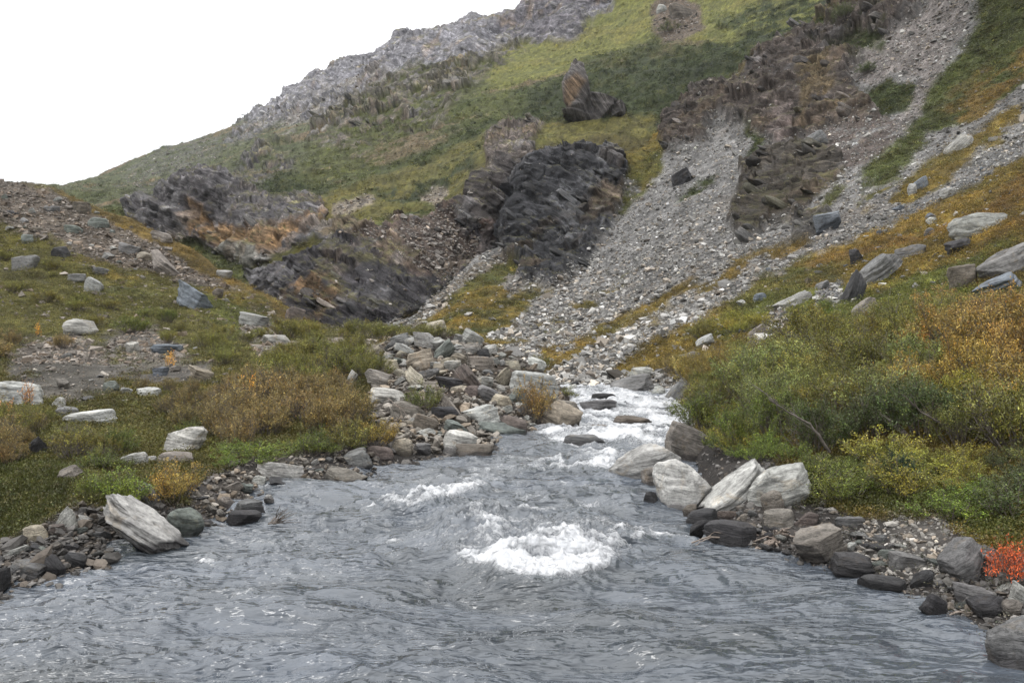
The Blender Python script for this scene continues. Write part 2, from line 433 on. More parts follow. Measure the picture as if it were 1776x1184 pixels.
M_lines = [
 {-700:(170,None,0),100:(150,None,-2),300:(125,None,-2),560:(112,None,-2),720:(112,None,-2),900:(150,None,0),1300:(220,None,10),1900:(300,None,30)},
 {-700:(200,None,5),100:(190,430),240:(180,450),380:(160,470),440:(140,492),500:(126,530),560:(120,566),640:(118,566),700:(122,556),780:(142,492),870:(164,430),900:(184,400),1000:(200,360),1300:(260,200),1900:(340,0)},
 {-700:(215,None,15),100:(210,410),240:(200,430),380:(185,440),440:(146,478),470:(143,462),520:(142,424),560:(143,402),600:(148,394),660:(151,398),740:(158,384),795:(166,360),830:(172,330),880:(180,315),950:(196,302),1050:(210,300),1300:(270,180),1900:(350,-50)},
 {-700:(280,None,30),100:(262,352),200:(240,352),240:(226,348),290:(214,330),320:(206,312),370:(200,306),420:(198,330),450:(192,352),540:(182,368),570:(184,392),640:(166,384),700:(170,376),760:(176,362),800:(180,318),830:(184,296),880:(187,284),950:(192,284),1050:(205,278),1120:(215,250),1300:(275,160),1900:(355,-80)},
 {-700:(360,None,50),100:(300,345),240:(270,338),430:(250,332),540:(226,346),700:(232,306),800:(238,270),850:(242,252),1000:(250,232),1150:(262,196),1300:(290,120),1900:(360,-120)},
 {-700:(520,None,80),100:(500,336),200:(450,325),430:(380,270),600:(360,236),800:(350,176),1000:(350,128),1200:(350,76),1400:(360,5),1900:(400,-250)},
 {-700:(760,None,110),100:(760,333),300:(620,275),430:(580,240),560:(545,196),700:(520,148),800:(505,108),900:(500,90),1000:(480,58),1200:(470,-10),1400:(480,-90),1900:(500,-400)},
 {-700:(900,385),0:(880,352),100:(870,329),150:(860,318),200:(850,300),260:(840,274),340:(825,250),400:(800,228),440:(790,206),480:(780,192),500:(770,176),530:(760,148),560:(750,140),600:(730,118),640:(715,110),670:(700,98),690:(695,74),730:(690,62),760:(680,58),790:(675,60),815:(670,48),850:(665,48),905:(660,38),912:(655,22),930:(650,5),942:(640,-8),1000:(620,-35),1400:(600,-260),1900:(600,-500)},
 {-700:(1100,None,20),100:(1000,None,110),400:(950,None,160),700:(850,None,190),1000:(760,None,210),1400:(720,None,300),1900:(700,None,400)},
]
C_ol, C_oc, C_ru = srgb(102,97,48), srgb(132,110,52), srgb(120,92,46)
C_gr, C_dg, C_bg = srgb(90,98,46), srgb(58,66,36), srgb(114,115,58)
C_sc, C_sb, C_gv = srgb(158,156,154), srgb(132,122,110), srgb(150,144,136)
C_rd, C_rb, C_ta = srgb(84,81,82), srgb(104,93,84), srgb(148,116,78)
C_pale, C_haze = srgb(176,164,146), srgb(90,94,66)

M_paint = [
 ([(60,345),(60,300),(400,210),(620,200),(560,260),(430,330),(300,360)],14,1,'v',C_haze,0),
 ([(600,330),(850,200),(1000,110),(1380,50),(1700,-100),(1700,300),(1130,230),(1000,215),(860,230),(700,290),(540,350),(420,350),(420,300)],14,1,'d',C_dg,0),
 ([(850,130),(900,60),(1000,20),(1060,-40),(1500,-160),(1480,0),(1380,50),(1250,72),(1120,62),(1010,98),(940,130),(880,150)],8,1,'g',C_bg,0),
 ([(1250,20),(1450,-20),(1450,40),(1350,70),(1270,60)],10,.6,'d',C_dg,0),
 ([(530,405),(545,358),(640,330),(700,290),(780,262),(860,238),(1000,215),(1140,200),(1140,300),(860,305),(780,340),(640,395)],8,1,'g',srgb(104,99,50),0),
 ([(640,345),(760,290),(850,255),(840,270),(760,320),(700,350)],8,.6,'d',C_dg,0),
 ([(780,352),(800,300),(860,276),(1000,250),(1140,235),(1130,262),(1000,262),(870,286),(840,310),(800,345)],6,1,'g',srgb(96,88,46),0),
 ([(380,240),(440,195),(520,130),(600,90),(700,40),(905,10),(935,-60),(1100,-90),(1060,10),(1000,32),(930,60),(860,92),(760,112),(690,130),(640,165),(560,205),(480,215),(420,240)],7,1,'r',srgb(134,132,138),1),
 ([(200,330),(270,255),(400,215),(440,195),(480,215),(420,240),(330,290),(260,330)],8,.5,'s',srgb(124,124,112),0),
 ([(440,215),(560,160),(640,120),(700,130),(640,165),(560,205),(480,225)],7,.55,'s',srgb(176,170,162),0),
 ([(540,210),(610,170),(690,130),(790,100),(900,70),(910,90),(830,130),(780,190),(700,215),(650,245),(580,262),(545,240)],9,.5,'r',srgb(104,98,88),2),
 ([(560,250),(640,190),(720,180),(690,225),(620,265)],8,.35,'r',srgb(112,100,86),2),
 ([(400,310),(450,270),(510,265),(500,290),(440,330),(390,350)],9,.6,'r',srgb(98,94,94),0),
 ([(860,60),(905,20),(1060,-10),(1010,40),(940,70)],8,.9,'r',srgb(108,104,110),1),
 ([(1125,55),(1140,10),(1170,-5),(1215,10),(1225,40),(1180,68),(1150,68)],5,1,'s',srgb(128,112,96),0),
 ([(560,372),(610,358),(652,350),(648,360),(600,378),(545,396)],4,1,'s',C_pale,0),
 ([(728,335),(748,318),(772,314),(780,330),(765,352),(735,348)],4,1,'s',C_pale,0),
 # cliffs of the gorge
 ([(845,292),(842,240),(865,225),(920,212),(945,222),(930,250),(925,285)],5,1,'c',srgb(108,98,92),3),
 ([(235,400),(232,350),(280,335),(300,318),(340,300),(400,308),(440,330),(470,350),(540,352),(556,380),(550,410),(500,430),(440,470),(340,430),(290,415)],5,1,'c',srgb(98,94,96),4),
 ([(318,385),(335,352),(365,360),(395,395),(455,400),(530,400),(545,372),(552,400),(505,430),(440,465),(400,440),(340,420)],6,.85,'c',C_ta,4),
 ([(395,420),(440,432),(470,462),(430,480),(380,450)],5,1,'c',srgb(126,124,116),4),
 ([(445,480),(460,452),(480,442),(440,470)],3,1,'g',C_ol,0),
 ([(430,490),(470,462),(500,430),(540,402),(600,392),(660,398),(745,380),(800,352),(840,372),(880,400),(870,440),(780,500),(710,560),(640,600),(520,600),(440,520)],4,1,'c',srgb(78,75,78),5),
 ([(660,398),(745,380),(800,355),(870,400),(860,430),(770,490),(720,500),(690,440)],8,.62,'c',srgb(124,104,94),5),
 ([(690,402),(745,386),(795,366),(835,400),(830,440),(770,488),(722,478),(700,430)],8,.75,'s',srgb(116,102,94),0),
 ([(600,400),(660,400),(690,420),(650,428),(610,414)],5,.8,'s',srgb(134,116,104),0),
 ([(500,432),(545,412),(560,420),(500,452),(462,474),(450,470)],4,.9,'g',srgb(96,94,48),0),
 ([(540,350),(556,378),(552,408),(580,398),(572,370)],5,1,'g',srgb(108,100,50),0),
 ([(490,470),(560,480),(600,520),(560,560),(500,530)],6,.5,'c',srgb(122,96,66),5),
 ([(540,402),(600,392),(640,396),(610,408),(560,412)],4,1,'c',srgb(140,124,100),5),
 ([(795,400),(800,330),(820,300),(870,284),(915,296),(900,330),(885,380),(880,430),(840,390)],4,1,'c',srgb(90,84,82),6),
]
R_paint = [
 # vegetated wedge at the foot of the buttress
 ([(640,606),(660,560),(700,552),(760,520),(860,438),(900,440),(905,470),(870,505),(960,500),(930,525),(860,570),(830,612),(740,615)],6,1,'v',srgb(96,92,44),0),
 ([(700,560),(770,500),(872,424),(884,432),(870,450),(800,505),(735,550),(700,566)],4,1,'s',srgb(140,130,116),0),
 ([(870,500),(900,470),(915,470),(910,500),(880,520)],5,1,'s',C_gv,0),
 # shelf and crest greens
 ([(1060,262),(1130,225),(1260,140),(1400,45),(1480,-40),(1500,0),(1420,70),(1300,140),(1200,200),(1150,262),(1120,330),(1075,300)],5,1,'g',srgb(112,100,46),0),
 ([(1085,290),(1140,260),(1150,300),(1110,350),(1080,380)],7,.7,'v',C_ol,0),
 # upper crag
 ([(1135,248),(1180,175),(1260,150),(1345,85),(1440,30),(1560,-60),(1610,0),(1545,70),(1480,118),(1475,150),(1525,180),(1525,205),(1440,205),(1385,250),(1350,235),(1330,245),(1290,215),(1250,205),(1220,240),(1165,258)],6,1,'c',srgb(108,97,90),7),
 ([(1400,50),(1440,20),(1540,-50),(1560,-20),(1520,40),(1470,90),(1430,80)],10,.6,'d',C_dg,0),
 ([(1380,130),(1450,120),(1450,190),(1390,210)],8,.6,'c',srgb(134,116,86),7),
 ([(1330,230),(1345,185),(1370,190),(1378,245),(1345,255)],4,1,'c',srgb(146,130,124),7),
 ([(1385,250),(1440,205),(1530,195),(1565,225),(1530,275),(1450,300),(1390,275)],8,.8,'s',srgb(122,110,104),0),
 ([(1465,132),(1540,72),(1605,15),(1625,-80),(1680,-80),(1682,20),(1655,80),(1640,115),(1606,190),(1572,235),(1552,222),(1590,160),(1596,130),(1560,118),(1500,142)],5,1,'s',srgb(160,152,148),0),
 ([(1440,100),(1500,60),(1540,40),(1530,90),(1480,112)],8,.6,'d',C_dg,0),
 ([(1498,150),(1540,128),(1592,148),(1585,188),(1540,204),(1502,184)],5,1,'d',C_dg,0),
 ([(1290,215),(1320,240),(1345,262),(1310,290),(1290,260)],6,.8,'d',C_dg,0),
 # shrubs right of the gully
 ([(1480,325),(1500,288),(1560,245),(1596,200),(1640,125),(1690,50),(1700,-300),(2400,-300),(2400,60),(1776,150),(1700,205),(1650,225),(1600,262),(1530,310)],8,1,'d',srgb(74,80,42),0),
 ([(1640,200),(1700,120),(1776,90),(2400,20),(2400,80),(1776,150),(1700,215)],10,.6,'v',srgb(112,92,46),0),
 # ochre slope with scree runs
 ([(925,640),(1050,565),(1150,515),(1250,470),(1330,428),(1410,392),(1440,388),(1400,422),(1300,465),(1200,512),(1080,584),(960,650)],7,1,'v',srgb(116,100,48),0),
 ([(1040,662),(1120,600),(1200,555),(1260,515),(1340,478),(1440,436),(1520,398),(1600,355),(1700,302),(1776,258),(2600,-60),(2600,1000),(1200,1000),(1200,690),(1100,672)],7,1,'v',srgb(122,104,48),0),
 ([(1180,590),(1260,520),(1400,450),(1440,450),(1400,510),(1300,560)],10,.6,'d',srgb(88,88,44),0),
 ([(1560,362),(1650,300),(1776,215),(1776,185),(1640,262),(1570,310),(1540,350)],6,1,'v',srgb(124,106,50),0),
 ([(1540,385),(1610,338),(1700,280),(1776,228),(2300,-50),(2300,0),(1776,262),(1700,305),(1600,358),(1530,400),(1450,432),(1460,415)],6,.85,'s',srgb(146,146,146),0),
 ([(1400,470),(1600,380),(1776,290),(2400,150),(2400,400),(1776,400),(1600,450),(1420,510)],12,.5,'v',srgb(124,96,46),0),
 ([(1200,580),(1350,520),(1500,480),(1760,420),(1776,560),(1300,620)],14,.6,'v',srgb(100,104,46),0),
 ([(1415,545),(1420,500),(1455,485),(1462,520),(1445,548)],4,1,'s',srgb(140,142,148),0),
 ([(1300,590),(1340,540),(1360,530),(1350,570),(1320,600)],5,.8,'s',srgb(150,135,125),0),
 ([(1395,380),(1440,330),(1465,325),(1440,360),(1410,385)],5,.9,'v',C_ol,0),
 ([(1480,340),(1540,300),(1560,310),(1500,350)],8,.6,'v',C_ol,0),
 ([(1250,455),(1300,430),(1330,430),(1290,455)],6,.6,'v',C_ol,0),
 # grass tongues in the big scree
 ([(800,590),(900,560),(1000,520),(1100,450),(1130,440),(1060,520),(940,590),(840,606)],12,.35,'v',C_ol,0),
 ([(1180,350),(1220,310),(1250,300),(1200,350)],5,.6,'d',C_dg,0),
 ([(940,600),(1000,600),(990,630),(940,630)],8,.7,'v',C_oc,0),
 # middle outcrop
 ([(1266,372),(1278,330),(1292,285),(1330,268),(1400,262),(1458,268),(1462,300),(1420,335),(1385,365),(1372,385),(1330,385),(1296,408),(1272,400)],5,1,'c',srgb(98,90,80),8),
 ([(1370,410),(1380,385),(1420,365),(1450,370),(1440,405),(1400,420)],5,1,'c',srgb(112,108,104),9),
 # buttress
 ([(868,440),(872,390),(888,330),(900,290),(935,272),(1000,258),(1062,262),(1092,300),(1082,352),(1062,400),(1030,440),(1000,470),(960,496),(905,492),(888,450)],4,1,'c',srgb(82,82,86),6),
 ([(960,330),(1040,290),(1080,320),(1060,380),(1000,440),(960,440)],8,.55,'c',srgb(122,122,126),6),
 # near bank
 ([(1160,1000),(1190,780),(1240,740),(1400,840),(1420,880),(1480,905),(1560,900),(1640,920),(1776,960),(2600,1200),(2600,2000),(1100,2000)],6,1,'s',srgb(112,106,102),0),
 ([(1400,800),(1560,780),(1776,860),(1776,930),(1640,915),(1600,890),(1500,890),(1440,890),(1390,870)],10,1,'g',srgb(92,94,44),0),
 ([(1490,960),(1500,920),(1560,892),(1640,900),(1640,930),(1600,960),(1640,1000),(1560,1000)],7,1,'s',srgb(150,144,138),0),
 ([(940,672),(960,650),(1060,655),(1150,650),(1220,690),(1200,720),(1060,690)],5,1,'s',srgb(128,122,114),0),
]
L_paint = [
 ([(-900,200),(0,305),(50,312),(110,332),(240,388),(335,440),(420,500),(520,556),(480,556),(400,530),(330,500),(240,470),(150,455),(60,410),(0,385),(-900,400)],10,1,'s',srgb(134,122,110),0),
 ([(-100,420),(0,385),(80,420),(60,440),(0,410)],8,.8,'v',C_ol,0),
 ([(100,330),(170,352),(250,385),(340,438),(400,476),(480,518),(550,556),(520,565),(470,535),(390,492),(330,462),(235,402),(150,365)],5,1,'g',srgb(114,96,50),0),
 ([(330,500),(400,505),(480,540),(540,575),(400,575),(340,540)],10,.8,'v',srgb(100,104,50),0),
 ([(20,640),(45,600),(130,590),(190,610),(215,640),(180,668),(200,690),(90,700),(60,670)],9,1,'s',srgb(142,136,126),0),
 ([(175,585),(250,568),(320,590),(325,612),(270,625),(200,610)],8,.8,'s',srgb(158,152,144),0),
 ([(150,625),(240,620),(380,630),(370,660),(280,680),(200,660)],9,.6,'s',srgb(148,142,134),0),
 ([(420,540),(480,555),(500,590),(440,610),(430,570)],7,.6,'s',srgb(160,154,146),0),
 ([(560,590),(680,585),(700,600),(600,606)],6,.8,'s',srgb(176,166,148),0),
 ([(640,700),(642,640),(672,580),(700,572),(760,570),(860,594),(960,640),(1015,735),(1060,800),(760,812),(690,775),(650,740)],6,1,'s',srgb(120,108,98),0),
 ([(-900,1300),(-900,1150),(-100,1000),(0,940),(50,918),(120,890),(230,872),(330,885),(322,850),(370,825),(440,798),(600,775),(660,760),(700,700),(1100,700),(1100,1300)],5,1,'s',srgb(120,114,110),0),
 ([(370,860),(400,825),(450,810),(450,850),(420,875)],6,1,'s',srgb(140,132,124),0),
 ([(-100,960),(-60,870),(0,800),(100,790),(140,830),(110,880),(50,915),(0,938)],8,1,'g',srgb(76,78,38),0),
]
S_L = loft(L_lines, -620, 1100, 2.0, 2.0)
S_R = loft(R_lines, 650, 2360, 2.0, 1.8)
S_M = loft(M_lines, -420, 1800, 1.9, 1.8)
paint(S_L, ('v', srgb(102,98,52)), L_paint, 100)
paint(S_R, ('s', C_sc), R_paint, 200)
paint(S_M, ('v', srgb(86,90,46)), M_paint, 300)

def finish(S, seed):
    P, W = S['P'], S['W']
    D = P[..., 1]
    N = grid_normals(P)
    cl, rk, scw = W['c'], W['r'], W['s']
    far = np.clip(D / 160.0, 0.25, 4.0)
    wl = 4.6
    st, sb = strata(P, BED, seed, wl)
    stf, sbf = strata(P, BED, seed + 40, 15.0)
    nearw = sstep(420, 250, D)
    stt = st * nearw + stf * (1 - nearw) * 4.0
    crag = fbm(P, 0.055, 5, seed + 7, 0.55, True)
    cragf = fbm(P, 0.016, 5, seed + 8, 0.6, True)
    out = np.stack([N[..., 0] * .7, N[..., 1] * .7 - 0.25, N[..., 2] * .8], -1)
    out /= np.linalg.norm(out, axis=-1, keepdims=True)
    rough = fbm(P, 0.35, 4, seed + 6)
    blk = fbm(P * np.array([1, 1, .6]), 0.13, 3, seed + 16)
    mk = (cl + rk) > .02; Pm = P[mk] + .8 * np.stack([fbm(P[mk], .5, 2, 1), fbm(P[mk], .5, 2, 2), fbm(P[mk], .5, 2, 3)], -1)
    fac = np.zeros(P.shape[:2]); facr = np.zeros(P.shape[:2])
    fac[mk] = .85 * facets(Pm, 7.0, seed, (BED, 2.0)) + .42 * facets(Pm, 2.6, seed + 5, (BED, 2.2))
    facr[mk] = 3.2 * facets(Pm, 26.0, seed + 9, (BED, 1.6)) + 1.4 * facets(Pm, 10.0, seed + 12, (BED, 1.8))
    hc = cl * (1.9 * stt + 1.7 * (crag * 0.5 + 0.2) + (.95 if seed == 300 else 1.25) * fac + .15 * rough + (1.3 if seed == 200 else .8)) * np.clip(D / 150, .4, 1.6)
    hr = rk * (0.5 * stt + np.where(D > 300, facr * .8, fac) + np.where(D > 300, 8.0, 2.0) * cragf + 1.5 * crag * nearw)
    bump_far = fbm(P, 0.02, 4, seed + 11) * np.clip((D - 60) * 0.022, 0, 7.0)
    med = fbm(P, 0.12, 4, seed + 12) * np.clip(D * 0.008, 0.05, 1.4)
    fine = fbm(P, 0.8, 4, seed + 13) * np.clip(D * 0.0028, 0.05, 0.45)
    soft = 1 - 0.7 * cl
    near_shore = sstep(0.0, 0.5, P[..., 2] - wlev(D))
    hv = (bump_far + med) * soft * np.clip(near_shore, .15, 1) + fine
    shr = np.maximum(fbm(P, 0.28, 3, seed + 14), -0.2)
    hv = hv + W['d'] * shr * 1.6 * np.clip(D / 250, .3, 1.6) + W['v'] * shr * 0.9 * np.clip(D / 250, .08, 1.4)
    P2 = P + out * (hc + hr)[..., None] + np.array([0, 0, 1.0]) * hv[..., None]
    P2[..., 0] += cl * 0.9 * rough
    # colour variety (pigment only)
    col = S['col']
    big = fbm(P, 0.05, 5, seed + 21, 0.6)[..., None]; mid = fbm(P, 0.33, 4, seed + 22, 0.6)[..., None]
    big2 = fbm(P, 0.03, 4, seed + 23, 0.6)[..., None]
    vg = (W['v'] + W['g'] * .6)[..., None]; dn = W['d'][..., None]
    hi = fbm(P, 1.2, 3, seed + 27, .6)[..., None]
    if seed == 300:
        t = sstep(.22, .34, big2 + .4 * mid + .25 * hi) * (vg * .8) * (W['g'][..., None] < .5)
        col = col * (1 - t) + srgb(112,102,94) * t
    t = sstep(0.08, 0.5, big + mid * .5) * (vg * .75)
    col = col * (1 - t) + C_dg * t
    t = sstep(0.1, 0.45, big2 - big * .3 + mid * .4) * (vg * .7 * (0.4 if seed == 300 else 1))
    col = col * (1 - t) + srgb(134,108,50) * t
    t = sstep(0.1, 0.4, -mid + big2 * .6) * (dn * .7)
    col = col * (1 - t) + srgb(98,100,50) * t
    rr = (cl + rk)[..., None]
    ps = fbm(P - 0.8 * (P @ BED)[..., None] * BED, 0.2, 4, seed + 25)[..., None]
    t = sstep(0.2, 0.55, big + ps * .6) * rr * .6
    col = col * (1 - t) + srgb(128,108,84) * t
    t = sstep(0.12, 0.5, ps - big * .5) * rr * .45
    col = col * (1 - t) + srgb(152,150,152) * t
    # grass ledges where the rock lies flat
    flat = sstep(0.62, 0.85, grid_normals(P2)[..., 2])[..., None]
    t = flat * rr * sstep(-0.1, 0.3, mid + big) * .8
    col = col * (1 - t) + srgb(92,88,48) * t
    t = scw[..., None] * sstep(0.15, 0.5, big2 + mid * .5) * .5
    col = col * (1 - t) + srgb(124,112,98) * t
    col = col * np.exp((0.75 * mid + .8 * hi + .4 * big - .06) * (1 - rr * .4))
    col = col * (1 - .38 * scw[..., None])
    g = col.mean(-1, keepdims=True); sat = np.where(rr > .5, .85, 1.0)
    col = (g + (col - g) * sat) * np.where(rr > .5, .84 if seed == 300 else .62, .64 if seed == 300 else .7)
    S['P2'] = P2; S['N2'] = grid_normals(P2); S['col'] = np.clip(col, 0.01, .8); S['sb'] = sb * nearw + sbf * (1 - nearw) * .2
    S['rockw'] = np.clip(cl + rk, 0, 1)
    x2, y2 = proj(P2); S['qx'], S['qy'] = x2, y2
    cm = np.minimum.accumulate(y2, axis=0)
    S['vis'] = np.ones(y2.shape, bool); S['vis'][1:] = y2[1:] <= cm[:-1] + 0.5
    return S
for S, sd in ((S_L, 100), (S_R, 200), (S_M, 300)): finish(S, sd)

REG = {
 'M': ('mountainside', {1: ('rocky_ridge', 'grey jagged rocky ridge crest along the skyline of the mountain', 'rock ridge'),
        2: ('rock_outcrop', 'broken brown crags below the grey skyline ridge above the dark green shrubs', 'rock outcrop'),
        3: ('rock_outcrop', 'small dark brown outcrop on the grassy slope left of and below the pinnacle', 'rock outcrop'),
        4: ('cliff', 'dark rounded cliff with orange tan lower faces at the left end of the gorge', 'cliff'),
        5: ('cliff', 'nearly black layered gorge cliff dipping to the right above the valley bushes', 'cliff'),
        6: ('cliff', 'dark streaked crag touching the left side of the big pale streaked buttress', 'cliff')}),
 'R': ('scree_slope', {6: ('cliff', 'big dark buttress with pale streaks standing at the left edge of the grey scree', 'cliff'),
        7: ('cliff', 'long brown crag along the crest above the grey scree slope', 'cliff'),
        8: ('rock_outcrop', 'rugged brown outcrop with a hollow in the middle of the grey scree slope', 'rock outcrop'),
        9: ('rock_outcrop', 'low grey outcrop just right of and below the rugged brown outcrop in the scree', 'rock outcrop')}),
 'L': ('valley_floor', {}),
}
CLIFF = {}
def build_sheet(S, key):
    name, regs = REG[key]
    P2 = S['P2']; r, c = P2.shape[:2]
    F = grid_faces(r, c)
    tg = S['tag'].ravel(); V = P2.reshape(-1, 3)
    ft = tg[F[:, 0]]
    for t in [0] + sorted(regs):
        sel = (ft == t) if t else ~np.isin(ft, list(regs))
        f = F[sel]
        if not len(f): continue
        u, inv = np.unique(f, return_inverse=True)
        f = inv.reshape(-1, 4).astype(np.int32)
        nm = name if t == 0 else regs[t][0]
        o = mesh_np(nm, V[u], f, M_TER, True, S['col'].reshape(-1, 3)[u],
                    {'rock': S['rockw'].ravel()[u], 'bed': S['sb'].ravel()[u]})
        if t == 0: tag(o, kind='structure')
        else:
            tag(o, regs[t][1], regs[t][2]); CLIFF[(key, t)] = (o, S, t)
build_sheet(S_L, 'L'); build_sheet(S_R, 'R'); build_sheet(S_M, 'M')
g = mesh_np('ground', np.array([[-1500,-1500,-3.],[1500,-1500,-3.],[1500,2500,-3.],[-1500,2500,-3.]]), np.array([[0,1,2,3]]), M_STONE, False, np.tile(srgb(100,96,80),(4,1)))
tag(g, kind='structure')

def lookup(px, py, sheets=None, water=True):
    """first surface met on the bearing (px, py): world point and normal"""
    best = None
    for S in (sheets or (S_L, S_R, S_M)):
        xs = S['xs']
        j = (px - xs[0]) / (xs[1] - xs[0])
        if j < 0 or j > len(xs) - 2: continue
        j = int(round(j))
        q = S['qy'][:, j]
        i = int(np.argmax(q <= py))
        if q[i] > py: continue
        p = S['P2'][i, j]
        if best is None or p[1] < best[0][1]: best = (p.copy(), S['N2'][i, j])
    if water and py > HZ + 20:
        D = ZC * FPX / (py - HZ)
        for _ in range(6): D = (ZC - float(wlev(D))) * FPX / (py - HZ)
        if best is None or D < best[0][1] - 0.02:
            if D < 75: best = (np.array([(px - CX) / FPX * D, D, float(wlev(D))]), np.array([0, 0, 1.]))
    return best

# ================================================================== RIVER
def build_river():
    xs = np.arange(-400, 2300, 3.0)
    pys = np.concatenate([np.arange(2600, 1250, -12.0), np.arange(1250, 690, -1.7), np.arange(690, 640, -1.0)])
    D = ZC * FPX / (pys - HZ)
    for _ in range(8): D = (ZC - wlev(D)) * FPX / (pys - HZ)
    D = np.concatenate([D, np.linspace(D[-1] + .5, 90, 25)])
    DD, XX = np.meshgrid(D, xs, indexing='ij')
    X = (XX - CX) / FPX * DD
    P = np.stack([X, DD, wlev(DD)], -1)
    PX = XX; PY = HZ - FPX * (P[..., 2] - ZC) / DD
    # flow: comes from the upper right and heads for the camera, slightly to the left
    Q = np.stack([X * 0.9 - 0.25 * DD, DD * 1.9 + X * .35, 0 * X], -1)
    warp = fbm(P, 0.45, 3, 61)[..., None] * np.array([.8, .5, 0])
    h = 0.16 * fbm(Q + warp, 0.38, 3, 62) + 0.13 * fbm(Q + warp, 0.9, 3, 63, .45) + 0.03 * fbm(Q + warp * 2, 3.2, 3, 64) + 0.008 * fbm(Q, 9, 2, 65)
    # diagonal wavelets of the smooth water at lower right
    Q2 = np.stack([(X * .75 + DD * .45) * .55, (DD * .9 - X * .62) * 2.6, 0 * X], -1)
    calm = sstep(1050, 1350, XX) * sstep(900, 1010, PY)
    h = h * (1 - calm * .45) + calm * (0.03 * fbm(Q2, 1.0, 3, 66) + 0.012 * fbm(Q2, 3, 3, 67))
    foam = np.zeros_like(X)
    wx = PX + fbm(P, 0.9, 4, 71) * 45; wy = PY + fbm(P, 1.1, 4, 72) * 16
    turb = fbm(P * np.array([1, 1.6, 1]), 2.1, 5, 73, .65, True)
    # rapids upstream
    rap = sstep(905, 990, wx + (wy - 700) * .3) * sstep(1300, 1180, wx) * sstep(668, 676, wy + 6) * sstep(800, 755, wy)
    foam += rap * (.66 + .55 * fbm(Q, 0.9, 4, 74))
    h += rap * (0.14 * fbm(Q, 0.8, 4, 75, .6, True) + .03)
    mid = sstep(660, 760, wx) * sstep(1150, 1050, wx) * sstep(760, 800, wy) * sstep(1010, 930, wy)
    foam += mid * sstep(-.02, .42, fbm(Q, 1.1, 4, 76, .6)) * .5
    h += mid * 0.07 * fbm(Q, 0.9, 4, 77, .6, True)
    lft = sstep(560, 380, abs(wx - 420) + 0) * sstep(880, 905, wy) * sstep(1010, 960, wy)
    foam += lft * sstep(0.2, .6, fbm(Q, 1.2, 4, 78)) * .35
    # named breakers: (x, y, half width, half height, lift, foam, arc)
    brk = [(942, 988, 145, 34, .24, 1.3, 34), (760, 860, 85, 11, .18, .95, 10), (730, 886, 100, 11, .16, .85, 8), (900, 898, 75, 12, .12, .7, 22),
           (930, 952, 140, 30, .10, .5, 20),  (900, 930, 120, 14, .05, .6, 10), (942, 962, 105, 24, .05, .85, 26), (1000, 948, 90, 10, .04, .6, 10), (1028, 812, 45, 14, .20, 1.0, -6), (945, 803, 26, 8, .1, .7, 0), (800, 915, 70, 20, .13, .25, 14), (830, 945, 55, 14, .1, .7, 10), (1140, 940, 75, 10, .07, .8, -12), (1010, 925, 80, 12, .06, .5, 0),
           (1120, 760, 60, 8, .12, .9, 6), (1010, 745, 70, 9, .12, .8, 10), (345, 965, 22, 6, .05, .7, 0), (455, 936, 40, 8, .05, .6, 0), (420, 1040, 32, 8, .06, .7, 4), (115, 1030, 26, 7, .05, .6, 0),
           (530, 1000, 60, 4, .03, .5, 4), (550, 925, 50, 7, .05, .55, 8), (830, 745, 50, 6, .05, .35, 0), (640, 838, 40, 6, .05, .45, 3), (480, 985, 70, 14, .07, 0, 6), (670, 965, 60, 12, .08, 0, 0), (530, 1065, 70, 14, .08, .0, -4), (1080,830,40,8,.05,.4,0),(1100,985,90,16,.07,0,0),(1180,690,40,6,.1,.8,0),(1090,700,60,6,.1,.8,0),(1000,680,40,5,.1,.8,0)]
    rb = random.Random(77)
    for _ in range(60):
        bx, by = rb.uniform(600, 1140), rb.uniform(785, 975)
        brk.append((bx, by, rb.uniform(14, 48) * (by / 880) ** 2, rb.uniform(2.5, 6), rb.uniform(.02, .07), rb.uniform(.35, .85), rb.uniform(-4, 8)))
    for x, y, w, hh, lift, fo, arc in brk:
        u = (wx - x) / w
        v = (wy - y + arc * (u * u - .4)) / hh       # arc bends the crest line
        m = np.exp(-u ** 4) * np.where(v > 0, np.exp(-(v * 1.9) ** 2), np.exp(-(v * .55) ** 2))
        fm = np.exp(-u ** 4) * np.where(v > 0, np.exp(-(v * 2.6) ** 2), np.exp(-(v * .75) ** 2))
        h += lift * m * (0.85 + .5 * turb)
        foam = np.maximum(foam, fo * fm * (.75 + .5 * turb))
    fl = np.clip(foam, 0, 1)
    h += fl * (0.05 * turb + 0.03 * fbm(P, 9, 3, 79)) * np.clip(DD / 14, .7, 1.6)
    P[..., 2] += h
    r, c = X.shape
    o = mesh_np('river', P.reshape(-1, 3), grid_faces(r, c), M_WATER, True, None, {'foam': np.clip(foam, 0, 1.1).ravel()})
    tag(o, kind='structure')
build_river()
# ================================================================== ROCKS
def ico(sub):
    bm = bmesh.new(); bmesh.ops.create_icosphere(bm, subdivisions=sub, radius=1.0)
    bm.verts.ensure_lookup_table()
    V = np.array([v.co[:] for v in bm.verts]); F = np.array([[v.index for v in f.verts] for f in bm.faces]); bm.free()
    return V, F
ICO = {k: ico(k) for k in (1, 2, 3, 4, 5)}

